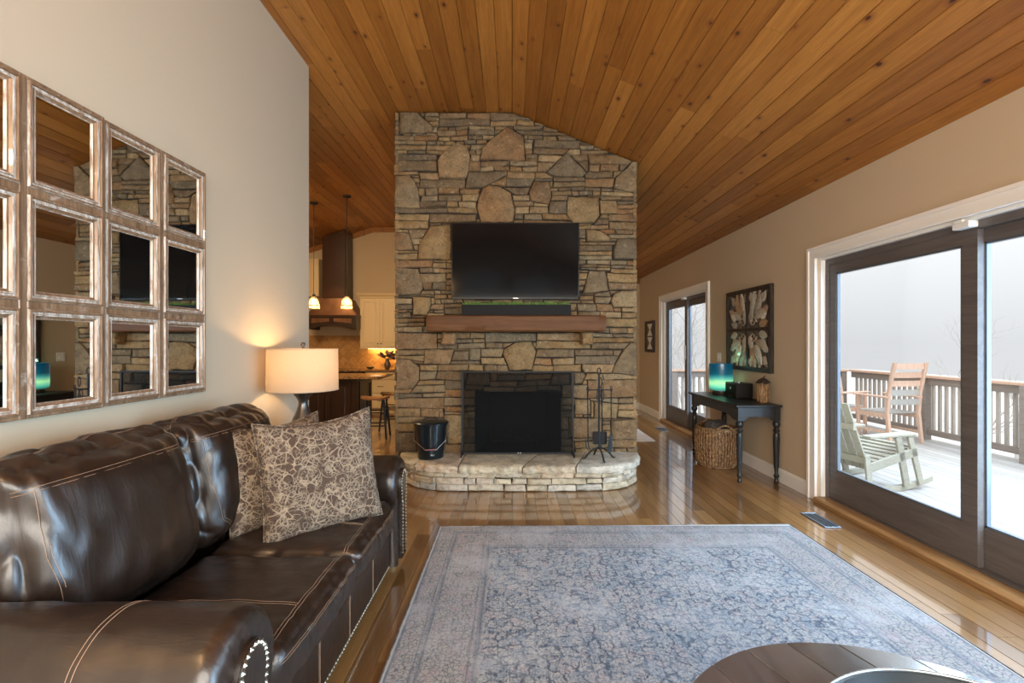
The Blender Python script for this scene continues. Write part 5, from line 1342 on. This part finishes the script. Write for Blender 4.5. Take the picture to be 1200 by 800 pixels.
# stools
def stool(loc, rot, lab):
    t = thing('bar_stool', lab, 'stool', loc, 'wooden bar stools at the island', rot, True)
    m = MB()
    def seat(u, v, top):
        a = 2*pi*u; q = v; sx, sy = .215, .165; ex = .80
        x = sx*q*math.copysign(abs(cos(a))**ex, cos(a)); y = sy*q*math.copysign(abs(sin(a))**ex, sin(a))
        z = .618+.030*(x/sx)**2-.006*(1-q) if top else .582+.018*(x/sx)**2
        return (x, y, z-(.008*q**6 if top else -.006*q**6))
    m.grid(lambda u, v: seat(u, v, True), 32, 8); m.grid(lambda u, v: seat(u, v, False), 32, 4)
    m.loft([[seat(i/32, 1, False) for i in range(32)], [seat(i/32, 1, True) for i in range(32)]], True, False)
    m.build('seat', 'stool_seat_wood', t, smooth=50, weld=.0005)
    tops, bots = {}, {}
    for sx in (-1, 1):
        for sy in (-1, 1):
            a, b = Vector((sx*.145, sy*.105, .59)), Vector((sx*.195, sy*.165, 0)); tops[sx, sy] = a; bots[sx, sy] = b
            MB().tube([tuple(b), tuple(b.lerp(a, .5)), tuple(a)], [.013, .018, .014], 10).build('leg', 'stool_paint', t, smooth=40)
    L = lambda k, z: bots[k].lerp(tops[k], z/.59)
    for (a, b, z) in (((-1, -1), (1, -1), .20), ((-1, 1), (1, 1), .20), ((-1, -1), (-1, 1), .27), ((1, -1), (1, 1), .27), ((-1, -1), (1, -1), .40), ((-1, 1), (1, 1), .40), ((-1, -1), (-1, 1), .44), ((1, -1), (1, 1), .44)):
        MB().tube([tuple(L(a, z)), tuple(L(b, z))], .009, 8).build('stretcher', 'stool_paint', t, smooth=40)
    return t
s0 = stool((-2.10, 7.22, .0005), .08, 'dark legged bar stool with wooden saddle seat, nearest the camera')
copy_tree(s0, loc=(-1.98, 7.86, .0005), rot=-.05, label='dark legged bar stool behind the nearer one, partly hidden by the stone chimney')
# pendants
def pendant(x, y, zb, lab):
    zt = zceil(x); t = thing('pendant_light', lab, 'pendant light', (x, y, zb), 'glass pendants over the island')
    MB().lathe([(.065, -.022), (.068, -.004), (.05, 0)], (x, y, zt-.008), 24).build('ceiling_plate', 'black_iron', t, smooth=40)
    MB().tube([(x, y, zb+.24), (x, y, zt-.02)], .006, 8).build('rod', 'black_iron', t)
    MB().lathe([(.012, 0), (.026, .0), (.03, .02), (.022, .05), (.010, .055)], (x, y, zb+.20), 16).build('cap', 'black_iron', t, smooth=40)
    prof = [(.092, 0), (.094, .03), (.088, .09), (.072, .15), (.045, .19), (.028, .21)]
    m = MB(); m.loft([[(x+q*cos(2*pi*i/32), y+q*sin(2*pi*i/32), zb+z) for i in range(32)] for q, z in prof], True, False); m.build('glass_shade', 'pendant_glass', t, smooth=True)
    m = MB(); m.loft([[(x+q*cos(2*pi*i/32), y+q*sin(2*pi*i/32), zb+z) for i in range(32)] for q, z in ((.0945, .045), (.0935, .062))], True, False); m.build('metal_band', 'black_iron', t, smooth=True)
    MB().tube([(x+.0925*cos(2*pi*i/32), y+.0925*sin(2*pi*i/32), zb+.001) for i in range(32)], .003, 6, closed=True).build('glass_rim', 'brass', t)
    MB().ball((x, y, zb+.125), .032, 14, 8, 1.2).build('bulb', 'bulb_glow', t, smooth=True)
    lamp('pendant_bulb', 'POINT', (x, y, zb+.03), 9, (1.0, .66, .30), radius=.04)
pendant(-2.85, 8.1, 2.045, 'glass pendant light over the island, nearer the stone chimney')
pendant(-3.42, 8.1, 2.045, 'glass pendant light over the island, beside the wall edge')
lamp('hood_light', 'SPOT', (-3.72, KZ-1.1, 2.9), 18, (1.0, .62, .25), (-3.72, KZ-.5, 2.2), radius=.05).data.spot_size = radians(50)
# vase of leaves and a knick-knack
vs = thing('leafy_vase', 'dark vase of leafy sprigs on the back counter under the cabinet', 'vase', (-2.66, KZ-.33, .90))
MB().lathe([(.045, 0), (.065, .04), (.07, .10), (.045, .16), (.035, .18), (.04, .20)], (-2.66, KZ-.33, .901), 20).build('vase', 'vase_glaze', vs, smooth=40)
for k in range(26):
    a = R(0, 2*pi); el = R(.15, 1.2); L = R(.14, .30); c = Vector((-2.66, KZ-.33, 1.09)); d = Vector((cos(a)*cos(el), sin(a)*cos(el)*.5, sin(el))); tip = c+d*L; sidev = d.cross(Vector((.2, -1, .3))).normalized()*R(.025, .045)
    mid = c+d*L*.72
    mm = MB(); mm.tube([tuple(c), tuple(mid)], .003, 4); mm.build('stem', 'dark_leaf', vs)
    mm = MB(); mm.add([tuple(c+d*L*.5), tuple(mid+sidev), tuple(tip), tuple(mid-sidev), tuple(mid+Vector((0, -.008, 0)))], [(0, 1, 4), (1, 2, 4), (2, 3, 4), (3, 0, 4)]); mm.build('leaf', 'dark_leaf' if k % 3 else 'bronze_grip', vs, recalc=False)
o = MB().lathe([(.03, 0), (.075, .02), (.085, .045), (.078, .042), (.02, .012)], (-3.02, KZ-.35, .901), 20).build('small_bowl', 'black_iron', None, smooth=40); tag(o, 'small dark bowl on the kitchen back counter left of the vase', 'bowl')

# ------------------------------------------------------------------ deck, railings, chairs, trees
DZ = -.06
dk = tag(MB().box(XR+.17, 6.66, -3.0, 9.15, DZ-.25, DZ-.035).build('deck_floor', 'rail_wood', None), kind='structure')
x = XR+.17
while x < 6.62:
    MB().box(x+.003, x+.137, -3.0, 9.12, DZ-.034, DZ, r=R()).build('deck_board', 'deck_board', dk, bev=.003); x += .14
tag(MB().add([(-60, -40, -5.2), (90, -40, -5.2), (90, 120, -5.2), (-60, 120, -5.2)], [(0, 1, 2, 3)]).build('ground', 'ground_haze', None), kind='structure')
RH = .97
def rail_section(lab, p0, p1, posts, group='deck railings'):
    a, b = Vector(p0), Vector(p1); d = (b-a); L = d.length; d.normalize(); nrm = Vector((-d.y, d.x, 0))
    t = thing('deck_railing', lab, 'railing', tuple(a+d*(L/2)), group)
    def bar(s0, s1, w_, z0, z1, name, mat, r=None, off=0):
        q = [a+d*s0+nrm*(off+w_), a+d*s1+nrm*(off+w_), a+d*s1+nrm*(off-w_), a+d*s0+nrm*(off-w_)]
        m = MB(); m.prism([(v.x, v.y) for v in q], DZ+z0, DZ+z1, 'z', r=R() if r is None else r); return m.build(name, mat, t, bev=.003)
    bar(0, L, .07, RH, RH+.038, 'hand_rail', 'cedar_chair_wood', .3); bar(0, L, .02, RH-.11, RH-.001, 'top_rail', 'rail_wood', .4); bar(0, L, .02, .08, .17, 'bottom_rail', 'rail_wood', .4)
    for s, w_ in posts: bar(s-w_, s+w_, w_, .0, RH-.001, 'post', 'rail_wood')
    s = .09
    while s < L-.03:
        if all(abs(s-q) > w_+.02 for q, w_ in posts): bar(s-.021, s+.021, .018, .10, RH-.02, 'baluster', 'picket_wood', off=-.036)
        s += .108
    return t
rail_section('long deck railing with square pickets along the outer edge of the deck', (6.52, -1.0, 0), (6.52, 9.0, 0), [(.06, .05), (3.0, .05), (5.0, .05), (6.75, .15), (8.4, .05)])
rail_section('deck railing closing the far end of the deck, seen through both doors', (6.40, 9.0, 0), (3.0, 9.0, 0), [(.06, .05), (1.7, .05), (3.3, .05)])

def ladder_chair(lab, loc, rot):
    t = thing('cedar_armchair', lab, 'chair', loc, 'cedar chairs on the deck', rot, True); W, D = .27, .50
    for s in (-1, 1):
        MB().loft([[(s*W+x_, y_+yy, z) for x_, yy in ((-.022, -.02), (.022, -.02), (.022, .02), (-.022, .02))] for y_, z in ((-.05, 0), (0, .45), (-.02, .75), (-.12, 1.22))], r=R()).build('back_post', 'cedar_chair_wood', t)
        MB().box(s*W-.022, s*W+.022, D-.02, D+.022, 0, .68, r=R()).build('front_leg', 'cedar_chair_wood', t, bev=.003)
        MB().box(s*W-.045, s*W+.045, -.03, D+.07, .68, .705, r=R()).build('arm', 'cedar_chair_wood', t, bev=.006)
        MB().box(s*W-.012, s*W+.012, 0, D, .37, .44, r=R()).build('side_rail', 'cedar_chair_wood', t)
        MB().box(s*W-.010, s*W+.010, 0, D, .14, .18, r=R()).build('stretcher', 'cedar_chair_wood', t)
    for i, z in enumerate((.58, .72, .86, .99, 1.12)):
        y = -.02-.10*max(0, (z-.75)/.47); m = MB(); m.grid(lambda u, v: (-W+2*W*u, y-.030*sin(pi*u)-.006, z+.085*v), 10, 1); m.grid(lambda u, v: (-W+2*W*u, y-.030*sin(pi*u)+.012, z+.085*v), 10, 1)
        m.r = [R()]*len(m.r); m.build('back_slat', 'cedar_chair_wood' if i > 1 else 'deck_board', t, smooth=40)
    for k in range(6): MB().box(-W, W, .02+.085*k, .095+.085*k, .44, .458, r=R()).build('seat_slat', 'deck_board', t, bev=.002)
    MB().box(-W, W, D-.012, D+.012, .37, .44, r=R()).build('front_rail', 'cedar_chair_wood', t)
    return t
c0 = ladder_chair('cedar slat back armchair on the deck, standing clear with its back to us', (5.93, 7.12, DZ+.001), radians(8))
copy_tree(c0, loc=(5.38, 8.02, DZ+.001), rot=radians(-75), label='cedar slat back armchair on the deck, at the left edge of the near door glass')

rk = thing('rocking_chair', 'weathered grey green rocking chair on the deck just outside the near door', 'chair', (3.75, 5.05, DZ), None, radians(-74), True)
# local: +y is forward, x sideways
gm_ = 'grey_chair_wood'
for s in (-1, 1):
    X = s*.29
    P = []
    for i in range(19):
        u = -.52+1.12*i/18; P.append((u, .0+.20*(u-.06)**2*1.15))
    m = MB(); m.prism([(u, z) for u, z in P]+[(u, z+.055) for u, z in P[::-1]], X-.020, X+.020, 'x', r=R()); m.build('rocker', gm_, rk, bev=.003)
    def leg(y0, z0, y1, z1, w_=.035, nm='leg', X=X, s=s):
        d = Vector((0, y1-y0, z1-z0)).normalized(); n_ = Vector((0, d.z, -d.y))*w_
        pl = [Vector((0, y0, z0))+n_, Vector((0, y1, z1))+n_, Vector((0, y1, z1))-n_, Vector((0, y0, z0))-n_]
        m = MB(); m.prism([(v.y, v.z) for v in pl], X+s*.021, X+s*.045, 'x', r=R()); return m.build(nm, gm_, rk, bev=.003)
    leg(.20, .05, .08, .56, .04); leg(.40, .06, .24, .56, .034); leg(-.30, .06, -.34, .40, .034)
    leg(.34, .40, -.30, .27, .045, 'side_rail')
    m = MB(); m.prism([(X+s*.02-s*.07, -.30), (X+s*.02+s*.02, -.30), (X+s*.02+s*.035, .30), (X+s*.02, .36), (X-s*.075, .36), (X-s*.085, .28)], .56, .584, 'z', r=R()); m.build('arm', gm_, rk, bev=.004)
for k in range(8):
    y = .32-.083*k; z = .43-.19*(k/7)*.75; MB().box(-.288, .288, y-.034, y+.034, z, z+.02, r=R(), M=Matrix.Identity(4)).build('seat_slat', gm_, rk, bev=.003)
for k in range(7):
    X = -.255+.085*k; hgt = 1.05-.10*abs(k-3)/3*.9
    m = MB(); m.loft([[(X+a, -.27-z*.42+b, .24+z*1.0) for a, b in ((-.036, 0), (.036, 0), (.036, .018), (-.036, .018))] for z in (0, .35, .7*hgt)], r=R()); m.build('back_slat', gm_, rk)
for z in (.34, .68): MB().box(-.30, .30, -.27-(z-.24)*.42-.03, -.27-(z-.24)*.42-.002, z-.03, z+.03, r=R()).build('back_rail', gm_, rk)

def tree(lab, x, y, z0, H, seed):
    rr = random.Random(seed); m = MB()
    t = thing('bare_tree', lab, 'tree', (x, y, z0), 'bare winter trees beyond the deck')
    def grow(p, d, L, r_, dep):
        P = [p]; q = p.copy(); dd = d.copy()
        for i in range(4):
            dd = (dd+Vector((rr.uniform(-.16, .16), rr.uniform(-.16, .16), rr.uniform(-.04, .12)))).normalized(); q = q+dd*L/4; P.append(q.copy())
        m.tube([tuple(v) for v in P], [r_*(1-.12*i) for i in range(5)], 5 if dep < 2 else 3, caps=False)
        if dep < 5:
            for k in range(3 if dep < 4 else 2):
                a = rr.uniform(0, 2*pi); b = rr.uniform(.35, .85); px = dd.orthogonal().normalized(); py_ = dd.cross(px)
                nd = (dd*cos(b)+(px*cos(a)+py_*sin(a))*sin(b)).normalized(); grow(P[rr.choice((2, 3, 4))], nd, L*rr.uniform(.58, .8), r_*.52, dep+1)
    grow(Vector((x, y, z0)), Vector((0, 0, 1)), H*.42, .11, 0)
    m.build('branches', 'hazed_bark', t, smooth=True, recalc=False)
tree('pale bare tree seen through the left pane of the far door', 5.6, 16, -5.2, 10.5, 3); tree('pale bare tree seen through the right pane of the far door', 6.9, 17, -5.2, 10, 8)
tree('pale bare tree standing further right beyond the far door', 8.6, 20, -5.2, 11, 12)
tree('pale treetop just above the rail at the right picture edge', 24.5, 23, -5.2, 7.4, 15); tree('pale treetop left of the one at the picture edge', 22.5, 22.6, -5.2, 7.0, 21)
